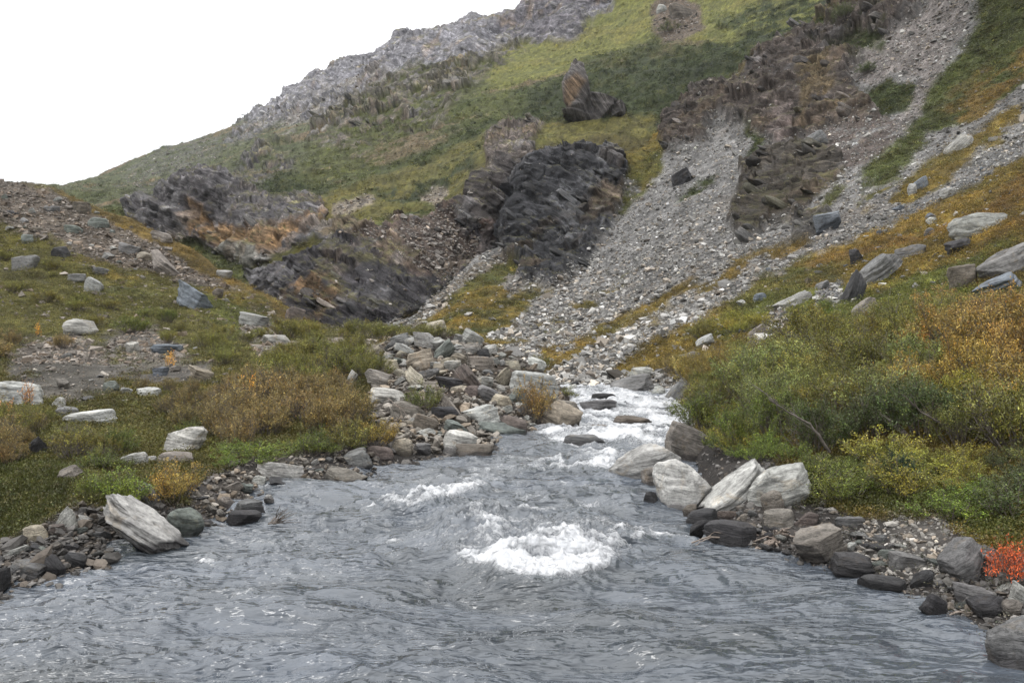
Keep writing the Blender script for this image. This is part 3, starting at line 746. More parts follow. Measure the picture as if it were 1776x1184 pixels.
def rock_shape(seed, sub=4, slab=0.5, cuts=14, tilt=0.0, layers=0.5, yaw=0.0, rnd=0.0):
    """faceted, bedded boulder; tilt turns the bedding in the picture plane (clockwise), output fits a unit box"""
    r = np.random.default_rng(seed)
    V, F = ICO[sub]; V = V.copy()
    sz = np.array([1, r.uniform(.65, .95), slab])
    V = V * sz
    # planes: mostly upright joints and a few bedding-parallel faces
    cuts = int(cuts * 1.5)
    for k in range(cuts):
        n = r.normal(size=3)
        if k < cuts * 0.6: n[2] *= 0.35
        n /= np.linalg.norm(n)
        ext = np.sqrt(((n * sz) ** 2).sum())
        d = ext * r.uniform(.42 + rnd * .3, .84 + rnd * .12)
        s = V @ n - d
        V = V - np.where(s > 0, s, 0)[:, None] * n * 0.97
    for sg in (1, -1):
        d = slab * r.uniform(.55, .85); s = V[:, 2] * sg - d
        V[:, 2] -= np.where(s > 0, s, 0) * sg * 0.9 * (1 - rnd)
    R0 = V / (np.linalg.norm(V, axis=1, keepdims=True) + 1e-6)
    off = r.uniform(0, 50, 3)
    q = V + off
    V = V + R0 * (0.07 * fbm(q, 1.6, 3, seed % 97))[:, None]
    if layers > 0:
        s = (V[:, 2] + 0.12 * fbm(q, 1.2, 3, 7)) / slab
        o = 0
        for w, a in ((.42, 1.0), (.17, .5)):
            f = s / w - np.floor(s / w)
            o = o + a * np.where(f < .82, f / .82, (1 - f) / .18) * (0.5 + 0.7 * noise(q + np.floor(s / w)[:, None] * 3.1, 1.3, 3))
        V[:, :2] *= (1 + layers * 0.16 * (o - .5))[:, None]
    V = V + R0 * (0.030 * fbm(q, 5, 3, 5) + 0.012 * fbm(q, 14, 2, 6))[:, None]
    bed = V[:, 2] / slab * 1.1 + .1 * fbm(q, 1.5, 3, 9)
    a = math.radians(tilt); c, s_ = math.cos(a), math.sin(a)
    cy, sy = math.cos(yaw), math.sin(yaw)
    V = V @ np.array([[cy, sy, 0], [-sy, cy, 0], [0, 0, 1]])
    x, z = V[:, 0].copy(), V[:, 2].copy()
    V[:, 0] = x * c + z * s_; V[:, 2] = -x * s_ + z * c
    lo, hi = V.min(0), V.max(0)
    V = (V - (lo + hi) / 2) / (hi - lo)
    return V, F, bed

def rock_mesh(name, seed, **kw):
    V, F, bed = rock_shape(seed, **kw)
    o = mesh_np(name, V, F, M_ROCK, True, None, {'bed': bed}, link=False)
    me = o.data; bpy.data.objects.remove(o); return me

RC = {'white': srgb(178,177,170), 'pale': srgb(160,159,153), 'grey': srgb(118,117,116), 'greygreen': srgb(112,119,112), 'blue': srgb(108,116,126),
      'brown': srgb(114,104,92), 'tan': srgb(150,139,120), 'dark': srgb(70,69,71), 'red': srgb(112,99,92), 'cream': srgb(168,158,136), 'black': srgb(48,47,49), 'warm': srgb(134,126,116)}
CN = {'white': 'white', 'pale': 'pale grey', 'grey': 'grey', 'greygreen': 'grey-green', 'blue': 'blue-grey', 'brown': 'brown', 'tan': 'tan', 'dark': 'dark grey', 'red': 'reddish brown', 'cream': 'cream', 'black': 'nearly black', 'warm': 'warm grey'}
BOXES = []       # picture boxes of the boulders that must stay in view: x0, y0, x1, y1, distance
LAND = []        # landmarks for labels: x, y, phrase
n_rock = [0]

def put_rock(me, cx, top, base, w, colr, label, group=None, sink=0.22, dep=0.85, name='boulder', box=True, jit=0.08, D=None, yaw=0.0, below=None, cat='boulder'):
    if D is None:
        hit = lookup(min(max(cx, -300), 2200), base)
        if hit is None: return None
        D0 = hit[0][1]; zb = hit[0][2]
    else: D0 = D; zb = ZC + (HZ - base) / FPX * D
    wm = w / FPX * D0; dm = wm * dep
    Dc = D0 + dm * 0.36
    zt = ZC + (HZ - top) / FPX * (Dc - dm * 0.05)
    if below is not None: zb = zb - below
    hv = max(zt - zb, 0.03)
    H = hv * (1 + sink); z0 = zb - hv * sink
    o = bpy.data.objects.new(name, me); COL.objects.link(o)
    o.location = ((cx - CX) / FPX * Dc, Dc, z0 + H / 2)
    o.scale = (wm * Dc / D0 * 1.02, dm, H)
    o.rotation_euler = (0, 0, yaw)
    r = random.Random(int(cx * 7 + base * 13)); k = 1 + r.uniform(-jit, jit)
    c = RC[colr] * k * np.array([1 + r.uniform(-.03, .03), 1, 1 + r.uniform(-.03, .03)])
    c = (c.mean() + (c - c.mean()) * .75) * ((.95 if base > 640 else .72) if colr in ('white', 'pale', 'cream') else .82)
    o.color = (*np.clip(c, 0.01, .85), 1)
    tag(o, label, cat, group)
    if box: BOXES.append((cx - w / 2, top, cx + w / 2, base, D0))
    n_rock[0] += 1
    return o

# x0, top, x1, base, bedding tilt, colour, slab ratio, roundness, label, landmark phrase
B = [
 (178,856,323,957,34,'pale',.22,.0,'big tilted slab with cream and dark stripes at the left waterline','the big striped slab'),
 (289,880,352,932,5,'greygreen',.8,.8,'pale green-grey rounded boulder touching the right end of the big striped slab','the rounded green-grey boulder'),
 (240,836,279,880,58,'grey',.35,.1,'slender upright grey stone leaning under the green bank shrub behind the striped slab',None),
 (96,878,133,920,-62,'pale',.5,.0,'upright pale rectangular block left of the big striped slab','the upright pale block'),
 (40,910,84,940,-5,'cream',.6,.6,'cream-coloured lumpy boulder at the foot of the left lawn','the lumpy cream boulder'),
 (80,910,112,929,0,'red',.5,.0,'small reddish flat-topped stone between the cream boulder and the upright block',None),
 (18,972,80,1000,10,'grey',.4,.2,'long flat grey slab at the left shore, lowest in its corner','the long flat grey shore slab'),
 (74,962,110,994,40,'dark',.6,.0,'dark triangular stone right of the long flat shore slab',None),
 (-14,984,16,1020,0,'black',.7,.4,'nearly black boulder cut by the left edge of the picture',None),
 (12,944,52,962,-14,'pale',.3,.1,'thin pale slab above the long flat shore slab',None),
 (105,940,140,957,12,'dark',.35,.1,'dark flat stone left of the foot of the striped slab',None),
 (110,958,150,979,20,'dark',.4,.1,'dark tilted stones edge in shallow water left of the striped slab',None),
 (152,920,190,936,0,'grey',.3,.0,'flat grey slab poking out from under the striped slab',None),
 (403,866,458,891,0,'grey',.35,.2,'flat grey-blue slab at the water left of the cobble bar','the flat slab by the cobbles'),
 (394,885,452,905,8,'dark',.5,.2,'dark broken stone at the water just below the flat grey-blue slab',None),
 (443,796,527,831,8,'pale',.4,.1,'long pale shelf boulder with a dark underside by the left cobbles','the long pale shelf boulder'),
 (463,828,517,851,12,'dark',.4,.0,'dark wedge of rock in the water below the long pale shelf boulder',None),
 (436,824,461,844,0,'white',.6,.5,'small white stone left of the dark wedge below the shelf boulder',None),
 (564,811,636,841,14,'warm',.4,.2,'smooth warm grey wedge stone lying out in the left shallows','the smooth wedge stone'),
 (594,778,648,809,-18,'grey',.6,.1,'grey angular boulder on the left shore beside the reddish brown flat rock',None),
 (636,774,684,799,4,'red',.35,.0,'dark reddish brown flat rock left of the round cream boulder',None),
 (680,759,716,790,0,'cream',.9,.9,'round cream boulder with dark base at the left waterline','the round cream boulder'),
 (714,768,748,787,0,'grey',.5,.3,'small grey rounded rock between the cream boulder and the large white one',None),
 (764,745,828,783,10,'white',.6,.5,'large white boulder at the foot of the rubble mound','the white boulder at the mound foot'),
 (790,770,858,792,2,'brown',.3,.0,'low dark brown ledge of rock washed by water before the white boulder',None),
 (286,739,358,784,12,'white',.6,.0,'white angular boulder sitting in the grass above the bank','the white angular boulder'),
 (119,709,205,735,-8,'white',.35,.3,'long low white boulder among brown willows on the left terrace','the long low white boulder'),
 (50,755,80,788,-20,'dark',.7,.1,'dark rough boulder in the green grass at far left','the dark rough boulder'),
 (214,784,253,808,-10,'pale',.6,.3,'pale stone left of a small round white one in the bank grass',None),
 (253,790,271,802,0,'white',.8,.7,'tiny round white stone between two pale rocks in the bank grass',None),
 (277,784,341,804,6,'warm',.35,.2,'flat pinkish grey rock in the grass below the white angular boulder',None),
 (100,806,143,832,-20,'warm',.4,.1,'flat grey-tan rock with pointed end on the mossy lawn',None),
 (-6,660,84,702,6,'pale',.5,.5,'wide pale boulder behind orange saplings at the left edge','the wide pale boulder'),
 (175,660,205,682,0,'greygreen',.9,.8,'small round green-grey boulder behind the brown willows',None),
 (236,671,279,688,0,'white',.4,.3,'small white flat-topped stone behind the brown willow thicket',None),
 (90,705,138,722,6,'grey',.4,.2,'low grey stone left of the long low white boulder',None),
 (92,688,114,708,0,'pale',.8,.5,'small pale stone right of the wide pale boulder',None),
 (305,484,368,537,24,'blue',.75,.0,'blue-grey pointed boulder standing on the lower left hillside','the blue-grey pointed boulder'),
 (257,431,315,478,32,'warm',.45,.0,'brown-grey tilted slab boulder on the left hillside, up-left of the blue one','the brown tilted slab'),
 (103,552,165,583,0,'pale',.5,.5,'wide pale rounded boulder half hidden by shrubs on the left terrace','the wide rounded terrace boulder'),
 (147,480,176,507,30,'pale',.6,.1,'pale grey fractured boulder in shrubs on the left hillside',None),
 (118,474,152,492,0,'grey',.5,.2,'grey stone left of the pale fractured boulder on the hillside',None),
 (205,420,245,442,14,'grey',.4,.1,'grey flat boulder up-left of the brown tilted slab',None),
 (238,436,262,453,0,'tan',.6,.3,'small tan stone touching the left of the brown tilted slab',None),
 (150,376,190,397,4,'greygreen',.45,.2,'dark green-grey flat boulder high on the stony left hill',None),
 (110,390,141,405,0,'greygreen',.5,.2,'low green-grey stone left of the flat boulder high on the hill',None),
 (124,350,156,371,0,'brown',.5,.1,'dark brown rock near the crest of the left hill',None),
 (78,358,105,370,0,'grey',.4,.1,'flat grey stone on the stony crest of the left hill, left of the brown rock',None),
 (14,365,32,378,0,'dark',.6,.2,'small dark stone near the left edge of the hill crest',None),
 (36,406,60,424,0,'greygreen',.6,.2,'green-grey boulder low on the left edge of the stony hill',None),
 (91,427,122,449,0,'dark',.7,.3,'dark blocky boulder in the middle of the left hill',None),
 (26,441,64,468,-10,'grey',.6,.2,'grey broken rocks edge in shrubs at the left of the hill',None),
 (155,463,188,480,8,'grey',.4,.1,'flat grey rock on grass above the pale fractured boulder',None),
 (262,400,300,419,10,'warm',.4,.1,'low warm grey rock just under the grassy crest of the left hill',None),
 (374,468,403,483,0,'pale',.5,.4,'pair-like pale stone on the grassy right flank of the left hill',None),
 (495,532,530,556,10,'red',.6,.2,'pinkish brown rock where the left hill meets the gorge','the pinkish brown gorge rock'),
 (415,540,468,566,10,'pale',.3,.2,'long pale stones streak in the grass right of the blue pointed boulder',None),
 (452,580,507,597,0,'white',.3,.3,'flat whitish boulder at the far end of the left terrace',None),
 (268,596,316,613,4,'blue',.4,.2,'flat blue-grey rock in the far gravel of the left terrace',None),
 (214,592,244,612,10,'white',.6,.1,'whitish angular rock left of the flat blue-grey rock in the gravel',None),
 (322,633,370,658,20,'tan',.4,.1,'pale tan slab tilting down right in the terrace gravel',None),
 (268,636,292,652,0,'blue',.6,.2,'small blue-grey rock left of a round pale one in the terrace gravel',None),
 (600,640,622,668,-60,'pale',.5,.1,'pale upright stone peeping from brown bushes left of the rubble mound',None),
 # rubble mound
 (700,603,756,640,-16,'tan',.45,.1,'tan and brown block with shaded face at the top of the rubble mound','the tan block on the mound'),
 (750,587,790,624,-36,'greygreen',.4,.0,'grey-green tilted slab at the top of the rubble mound','the grey-green slab on the mound'),
 (717,575,756,606,10,'pale',.7,.2,'pale craggy boulder forming the summit of the rubble mound','the mound summit boulder'),
 (676,576,713,600,-20,'grey',.6,.2,'grey-and-brown boulder on the upper left shoulder of the mound','the mound shoulder boulder'),
 (788,630,836,676,40,'red',.4,.1,'reddish tan tilted slab with a dark end in the middle of the mound','the reddish tilted slab'),
 (820,603,850,623,0,'dark',.7,.7,'dark round boulder on the upper right of the mound','the dark round boulder'),
 (806,617,858,640,4,'warm',.35,.1,'layered grey slab below the dark round boulder on the mound',None),
 (800,700,869,736,-12,'white',.45,.1,'big white slab leaning low on the right side of the mound','the big white slab'),
 (826,730,914,758,12,'greygreen',.25,.1,'long thin grey-green slab at the water under the big white slab','the long grey-green slab'),
 (718,716,762,746,10,'brown',.5,.2,'rusty brown boulder low on the left of the mound','the rusty brown boulder'),
 (676,695,738,726,12,'warm',.4,.1,'striped grey boulder above the rusty brown boulder on the mound',None),
 (934,694,1010,742,22,'tan',.6,.3,'large tawny boulder with black base jutting into the river','the large tawny boulder'),
 (876,642,968,690,6,'pale',.4,.3,'long pale streaked slab behind the rust-brown shrub on the mound','the long pale streaked slab'),
 (854,636,886,666,-30,'tan',.5,.1,'olive-tan block between the layered slab and the long pale one',None),
 (756,652,804,676,6,'dark',.35,.1,'dark grey-green flat slab left of the reddish tilted slab',None),
 (854,720,914,756,8,'red',.45,.3,'brown rock right above the long thin grey-green slab',None),
 (748,704,796,731,0,'dark',.6,.3,'dark grey boulder left of the big white slab',None),
 (640,672,712,700,8,'pale',.4,.2,'wide pale boulder at the left edge of the mound by a green shrub',None),
 (702,634,740,668,40,'cream',.35,.0,'cream splintered slab leaning left of the mound centre',None),
 (768,727,812,752,14,'greygreen',.35,.1,'grey-green slab between the rusty boulder and the big white slab',None),
 (880,672,914,700,10,'greygreen',.6,.2,'grey-green angular boulder left of the rust-brown shrub',None),
 (850,682,890,706,14,'cream',.45,.1,'cream tilted boulder above the mossy patch on the mound',None),
 (764,682,802,722,44,'warm',.3,.1,'narrow tan-grey slab sloping right of the green shrub on the mound',None),
 (962,694,1006,717,4,'warm',.4,.3,'low warm grey rock behind the large tawny boulder',None),
 (780,668,812,680,-4,'cream',.4,.4,'small cream oval stone left of a brown one in the middle of the mound',None),
 (806,668,832,688,0,'red',.7,.3,'small dark reddish stone in the middle of the mound',None),
 # river
 (1004,691,1070,714,6,'grey',.45,.2,'dark low boulder in the upper rapids, right of the tawny boulder','the dark low river boulder'),
 (1026,682,1068,698,0,'black',.5,.4,'smaller nearly black boulder behind the dark low one in the rapids',None),
 (1063,721,1130,736,2,'brown',.25,.3,'flat brown rock barely above the white rapids','the flat brown river rock'),
 (970,752,1052,771,4,'grey',.3,.0,'wet dark ragged rock ridge in mid-rapids','the wet ragged rock'),
 (1016,736,1062,750,0,'warm',.4,.9,'smooth pinkish rock under thin water above the wet ragged rock',None),
 (1060,648,1136,683,-14,'grey',.55,.4,'grey boulder with dark face at the far bend of the river','the grey boulder at the river bend'),
 (1094,636,1140,658,0,'pale',.6,.6,'pale smooth boulder just behind the grey one at the river bend',None),
 (1148,622,1226,692,-42,'grey',.3,.0,'long grey slab leaning steeply over the far right bank','the steep leaning slab'),
 (1168,608,1226,642,-10,'warm',.4,.0,'stack of layered grey rock on top of the steep leaning slab',None),
 (1206,578,1242,602,-20,'white',.4,.1,'white angular rock on the slope above the steep leaning slab',None),
 (1054,768,1178,834,-14,'pale',.5,.6,'smooth pale boulder with rusty underside reaching into the river','the smooth pale boulder'),
 (1112,810,1150,845,0,'warm',.8,.9,'dark rounded boulder wedged between the smooth pale and the white boulders',None),
 (1136,795,1232,882,0,'white',.85,.5,'big cream-white boulder at the right waterline','the big cream-white boulder'),
 (1217,800,1340,878,-30,'pale',.22,.1,'big pale slab tilting up right beside the cream-white boulder','the big pale tilted slab'),
 (1296,803,1404,880,-12,'pale',.4,.5,'big pale grey boulder with curved cracks under the right bank grass','the big cracked grey boulder'),
 (1319,850,1362,890,-10,'warm',.8,.4,'upright tan-grey stone in front of the big cracked grey boulder',None),
 (1322,884,1380,914,-5,'warm',.5,.1,'layered grey boulder below the upright tan-grey stone','the layered grey boulder'),
 (1376,886,1420,912,0,'red',.45,.1,'reddish grey block right of the layered grey boulder',None),
 (1444,894,1498,913,-2,'grey',.35,.1,'flat grey stone set in the grass of the right bank',None),
 (1244,884,1281,906,0,'red',.5,.3,'reddish stone below the big pale tilted slab',None),
 (1236,876,1264,896,0,'grey',.8,.7,'small round grey stone below the big pale tilted slab',None),
 (1190,882,1246,912,-8,'dark',.5,.5,'smooth dark boulder below the big cream-white boulder',None),
 (1194,900,1228,928,-40,'black',.5,.4,'wet black stone at the right water edge left of the driftwood',None),
 (1184,874,1209,896,0,'brown',.8,.5,'small brown stone under the big cream-white boulder',None),
 (1220,905,1312,944,6,'dark',.35,.4,'long purplish grey flat rock beneath the thin driftwood branch','the purplish flat rock'),
 (1370,914,1470,978,-14,'warm',.6,.1,'large angular grey boulder right of the driftwood root','the angular grey boulder'),
 (1438,960,1520,998,4,'dark',.5,.2,'wet dark slab in the water right of the angular grey boulder',None),
 (1543,958,1602,990,4,'grey',.4,.2,'grey flat boulder at the lower edge of the right gravel patch',None),
 (1630,932,1716,1008,-30,'grey',.7,.3,'big grey boulder under the bank beside the red shrub','the big grey boulder by the red shrub'),
 (1158,730,1240,796,20,'warm',.7,.3,'grey-brown undercut rock beneath the willows at the right bank','the undercut rock'),
 (1114,852,1142,880,0,'dark',.7,.5,'small half-sunken dark stone left of the big cream-white boulder',None),
 (1596,1026,1642,1066,30,'dark',.6,.0,'dark pointed rock standing in the water at lower right','the dark pointed rock'),
 (1490,998,1568,1026,4,'dark',.3,.5,'flat dark rock awash at the right shore',None),
 (1716,1070,1830,1162,-8,'grey',.5,.3,'large smooth grey rock at the lower right corner of the river','the smooth corner rock'),
 (1655,1014,1734,1044,6,'grey',.4,.2,'grey slab below the big grey boulder by the red shrub',None),
 (1682,1034,1752,1072,0,'dark',.5,.4,'wet rounded dark rock above the smooth corner rock',None),
 (1750,1008,1796,1046,40,'pale',.6,.1,'pale patterned stone at the right edge below the red shrub',None),
 (1576,988,1616,1020,-30,'dark',.5,.2,'dark tilted stone left of the big grey boulder by the red shrub',None),
 # right slope
 (1644,369,1734,410,-4,'pale',.4,.0,'big pale flat-topped slab lying on the ochre slope at upper right','the flat-topped slab'),
 (1638,412,1684,438,-14,'dark',.5,.1,'dark rock just below the flat-topped slab on the ochre slope',None),
 (1486,438,1562,490,-34,'grey',.3,.0,'long grey jagged ledge sloping down left in the ochre grass','the jagged grey ledge'),
 (1460,466,1502,522,-58,'dark',.4,.0,'dark upright rock forming the lower end of the jagged grey ledge',None),
 (1470,432,1500,456,0,'dark',.6,.0,'dark knob at the upper end of the jagged grey ledge',None),
 (1552,424,1608,448,-10,'grey',.4,.1,'low grey rocks right of the jagged grey ledge',None),
 (1650,458,1702,500,-6,'brown',.8,.1,'dark brown block left of the right-edge ledge',None),
 (1696,418,1790,482,-26,'grey',.5,.0,'grey rock ledge cut by the right edge of the picture','the right-edge ledge'),
 (1690,470,1776,512,-36,'blue',.35,.1,'blue-grey shelf of rock below the right-edge ledge',None),
 (1480,515,1524,551,-36,'warm',.4,.1,'tilted warm grey rock in green shrubs below the jagged ledge','the tilted shrub-line rock'),
 (1340,503,1402,534,-28,'pale',.25,.1,'long pale flat rock in the ochre grass left of the jagged ledge',None),
 (1166,291,1204,320,-16,'dark',.5,.0,'lone dark boulder with pale top on the upper scree','the lone dark scree boulder'),
 (1390,226,1432,262,-34,'grey',.6,.0,'pale shattered block at the top of the scree below the brown crag','the pale shattered block'),
 (1602,395,1622,409,0,'grey',.7,.2,'small grey stone on the ochre slope left of the flat-topped slab',None),
 (1584,304,1610,330,-40,'blue',.6,.1,'blue-grey stone at the upper edge of the stony run',None),
 (1574,318,1590,338,0,'white',.7,.3,'tiny white stone below the blue-grey one on the stony run',None),
 (1640,232,1684,262,-38,'pale',.4,.1,'pale tilted rock on the grass edge below the upper right shrubs',None),
 (1410,365,1456,402,-10,'blue',.6,.3,'grey-blue rock lump below the rugged brown outcrop',None),
 (1300,560,1334,588,-50,'warm',.5,.2,'grey stones tumbling beside the ochre grass above the right willows',None),
 (1248,636,1262,652,0,'pale',.7,.2,'small pale rock just above the right willows, near the leaning slab',None),
 (1138,8,1158,22,0,'pale',.6,.1,'small pale boulder on the bright meadow at the top',None),
 (1160,8,1200,34,0,'brown',.6,.2,'brown boulder heap top on the bright meadow at the top',None),
]
for i, (x0, t, x1, bs, tl, cl_, sl_, rn, lab, ph) in enumerate(B):
    far = bs < 560
    big = (x1 - x0) * (bs - t) > 2600
    me = rock_mesh('boulder', 900 + i * 7, sub=5 if big else (3 if far and (x1 - x0) < 30 else 4), slab=sl_, tilt=tl, rnd=rn, layers=1.9 if 'cream and dark stripes' in lab else max(0, .85 - rn), cuts=5 if 'cream and dark stripes' in lab else (10 if big else 12))
    put_rock(me, (x0 + x1) / 2, t, bs, x1 - x0, cl_, lab, sink=.3 if bs > 650 else .35, below=.06 if (lookup((x0+x1)/2, bs) is not None and bs > 640) else None)
    if ph: LAND.append(((x0 + x1) / 2, (t + bs) / 2, ph))

# ---- rock pinnacle on the mountain: tall fin with a hooked top and a low ridge to the right
def pinnacle():
    parts = []
    def blob(cx, base, top, w, D, seed, tilt, slab, dep):
        V, F, bed = rock_shape(seed, sub=5, slab=slab, tilt=tilt, cuts=9, layers=.8)
        D = float(lookup(1015, 214, [S_M], False)[0][1]) + 3; h = (base - top) / FPX * D * 1.25; zb = ZC + (HZ - base) / FPX * D
        V = V * np.array([w / FPX * D, dep, h]) + np.array([(cx - CX) / FPX * D, D + dep * .25, zb + h * .3])
        parts.append((V, F, bed))
    blob(1004, 214, 90, 54, 296, 41, 68, .5, 13)
    blob(1036, 212, 156, 66, 298, 43, 20, .7, 14)
    blob(1068, 204, 172, 46, 300, 44, -24, .5, 10)
    blob(1012, 216, 168, 76, 292, 45, 10, .8, 14)
    V = np.concatenate([p[0] for p in parts]); off = np.cumsum([0] + [len(p[0]) for p in parts[:-1]])
    F = np.concatenate([p[1] + o for p, o in zip(parts, off)])
    V = V + 1.2 * np.stack([fbm(V, .12, 4, 5), fbm(V, .12, 4, 6), fbm(V, .12, 4, 7)], -1)
    col = np.tile(srgb(94,90,88), (len(V), 1))
    x, y = proj(V)
    t = .6 * sstep(-6, 6, poly_sd(x + 5 * fbm(V, .3, 3, 8), y, [(978,180),(982,140),(1000,128),(1016,140),(1004,160),(988,184)], 30))[:, None]
    col = col * (1 - t) + srgb(138,112,82) * t
    t = sstep(.1, .4, fbm(V, .12, 4, 9))[:, None] * .5
    col = col * (1 - t) + srgb(126,108,92) * t
    col = col * .9
    o = mesh_np('rock_pinnacle', V, F, M_TER, True, col, {'rock': np.ones(len(V)), 'bed': V @ np.array([.9, .1, .4])})
    tag(o, 'tall hooked rock pinnacle with an orange face rising from the green mountainside', 'rock pinnacle')
pinnacle()

# ---- rubble mound, shore and slope rocks from a stock of shapes
STOCK = []
for k in range(26):
    r = random.Random(k)
    STOCK.append(rock_mesh('rock', 300 + k * 13, sub=4 if k < 18 else 3, slab=r.choice([.3, .4, .5, .65, .8]), tilt=r.uniform(-45, 45), yaw=r.uniform(0, 6.28),
                           rnd=r.choice([0, 0, .1, .3, .6]), layers=.6, cuts=r.choice([9, 12, 15])))
def inside(x, y, poly):
    return poly_sd(np.array([x]), np.array([y]), poly, 5)[0] > 0
def rel_phrase(x, y, skip=0, maxd=1e9):
    ls = sorted(LAND, key=lambda l: (l[0] - x) ** 2 + 2.2 * (l[1] - y) ** 2)
    l = ls[skip]; dx, dy = x - l[0], (y - l[1]) * 1.5
    if abs(dx) > abs(dy): r = 'right of' if dx > 0 else 'left of'
    else: r = 'below' if dy > 0 else 'above'
    return r + ' ' + l[2]
used_labels = {}
def auto_label(head, tail, x, y):
    """head + relation to the nearest landmark; a second landmark when taken"""
    for k in range(5):
        lab = f'{head} {rel_phrase(x, y, k)}{tail}'
        if 4 <= len(lab.split()) <= 16 and lab not in used_labels:
            used_labels[lab] = 1; return lab
    a = rel_phrase(x, y, 0); bq = rel_phrase(x, y, 1).replace(' of ', ' of ')
    for a, k in [(rel_phrase(x, y, j), i) for j in range(4) for i in range(j + 1, 8)]:
        lab = f'{head} {a}, {rel_phrase(x, y, k)}'
        if len(lab.split()) <= 16 and lab not in used_labels:
            used_labels[lab] = 1; return lab
    return f'{head} {a}'
SHN = ['thin', 'flat', 'low', 'thick', 'blocky']
def scatter_rocks(poly, n, wr, colours, name, what, tail, group, seed, hr=(.35, .85), avoid=.45, sep=.6):
    r = random.Random(seed); xs = [p[0] for p in poly]; ys = [p[1] for p in poly]
    done = []; tries = 0
    while len(done) < n and tries < n * 60:
        tries += 1
        x, y = r.uniform(min(xs), max(xs)), r.uniform(min(ys), max(ys))
        if not inside(x, y, poly): continue
        w = wr[0] + (wr[1] - wr[0]) * r.random() ** 1.8; h = w * r.uniform(*hr)
        if any(bx[0] - w * avoid < x < bx[2] + w * avoid and bx[1] - h * .3 < y - h * .3 < bx[3] + h * .4 for bx in BOXES): continue
        if any(abs(x - q[0]) < (w + q[2]) * .5 * sep and abs(y - q[1]) < (h + q[3]) * .5 * sep for q in done): continue
        done.append((x, y, w, h))
    done.sort(key=lambda q: q[1])
    for x, y, w, h in done:
        c = r.choice(colours)
        sh = SHN[min(4, int((h / w - .25) / .12))] if h / w > .25 else 'thin'
        head = f'{"tiny" if w < 17 else "small" if w < 26 else "middling"} {CN[c]} {sh} {what}'
        put_rock(r.choice(STOCK), x, y - h, y, w, c, auto_label(head, tail, x, y), group, box=False, jit=.22, name=name, yaw=r.choice([0, 0, math.pi]) + r.uniform(-.3, .3), dep=r.uniform(.7, 1.2), cat='rock')
MOUND = [(648,690),(652,640),(682,592),(700,584),(760,582),(800,600),(860,612),(930,640),(965,650),(960,690),(930,740),(900,752),(840,762),(770,770),(730,775),(690,762),(650,720)]
scatter_rocks(MOUND, 112, (17, 52), ['pale','pale','pale','grey','greygreen','warm','tan','white','white','cream','warm','grey','brown'], 'rock', 'rock', '', 'loose rocks of the rubble mound', 5, avoid=.1, sep=.62)
SHL = [(0,1000),(0,950),(60,925),(180,900),(340,900),(350,860),(420,830),(450,835),(560,800),(640,795),(640,815),(560,845),(500,850),(440,890),(340,930),(190,965),(110,985)]
scatter_rocks([(672,612),(690,586),(750,580),(800,594),(850,610),(860,640),(760,640),(680,640)], 26, (18, 44), ['pale','white','pale','grey','warm','cream'], 'rock', 'rock', '', 'loose rocks of the rubble mound', 15, avoid=-.1, sep=.6)
scatter_rocks(SHL, 44, (14, 34), ['dark','grey','grey','pale','warm','greygreen','pale','warm','dark'], 'rock', 'stone', '', 'shore stones on the left bank', 6, avoid=.2)
SHR = [(1185,880),(1240,870),(1330,890),(1440,920),(1560,950),(1640,985),(1776,1040),(1776,1090),(1640,1050),(1560,1020),(1470,990),(1370,965),(1290,950),(1200,920)]
scatter_rocks(SHR, 40, (15, 38), ['dark','grey','warm','pale','warm','greygreen','grey','dark'], 'rock', 'stone', '', 'shore stones on the right bank', 7, avoid=.2)
scatter_rocks([(980,668),(1060,655),(1160,640),(1230,610),(1240,640),(1200,690),(1140,690),(1060,678),(990,680)], 22, (12, 30), ['pale','grey','warm','dark','white'], 'rock', 'rock', '', 'rocks at the far river bend', 8, avoid=.1)
scatter_rocks([(0,330),(100,345),(240,400),(340,450),(420,505),(400,530),(300,500),(180,470),(60,430),(0,400)], 34, (9, 24), ['warm','grey','pale','brown','greygreen'], 'rock', 'rock', '', 'rocks strewn over the left hill', 9)
scatter_rocks([(60,600),(400,600),(420,660),(220,700),(60,690)], 18, (10, 26), ['pale','white','warm','grey'], 'rock', 'rock', '', 'rocks on the left terrace gravel', 10)
scatter_rocks([(1100,600),(1240,500),(1500,400),(1776,240),(1776,420),(1560,520),(1400,540),(1250,600)], 28, (9, 30), ['pale','white','grey','blue'], 'rock', 'rock', '', 'rocks strewn over the right slope', 12)
print('rocks', n_rock[0])

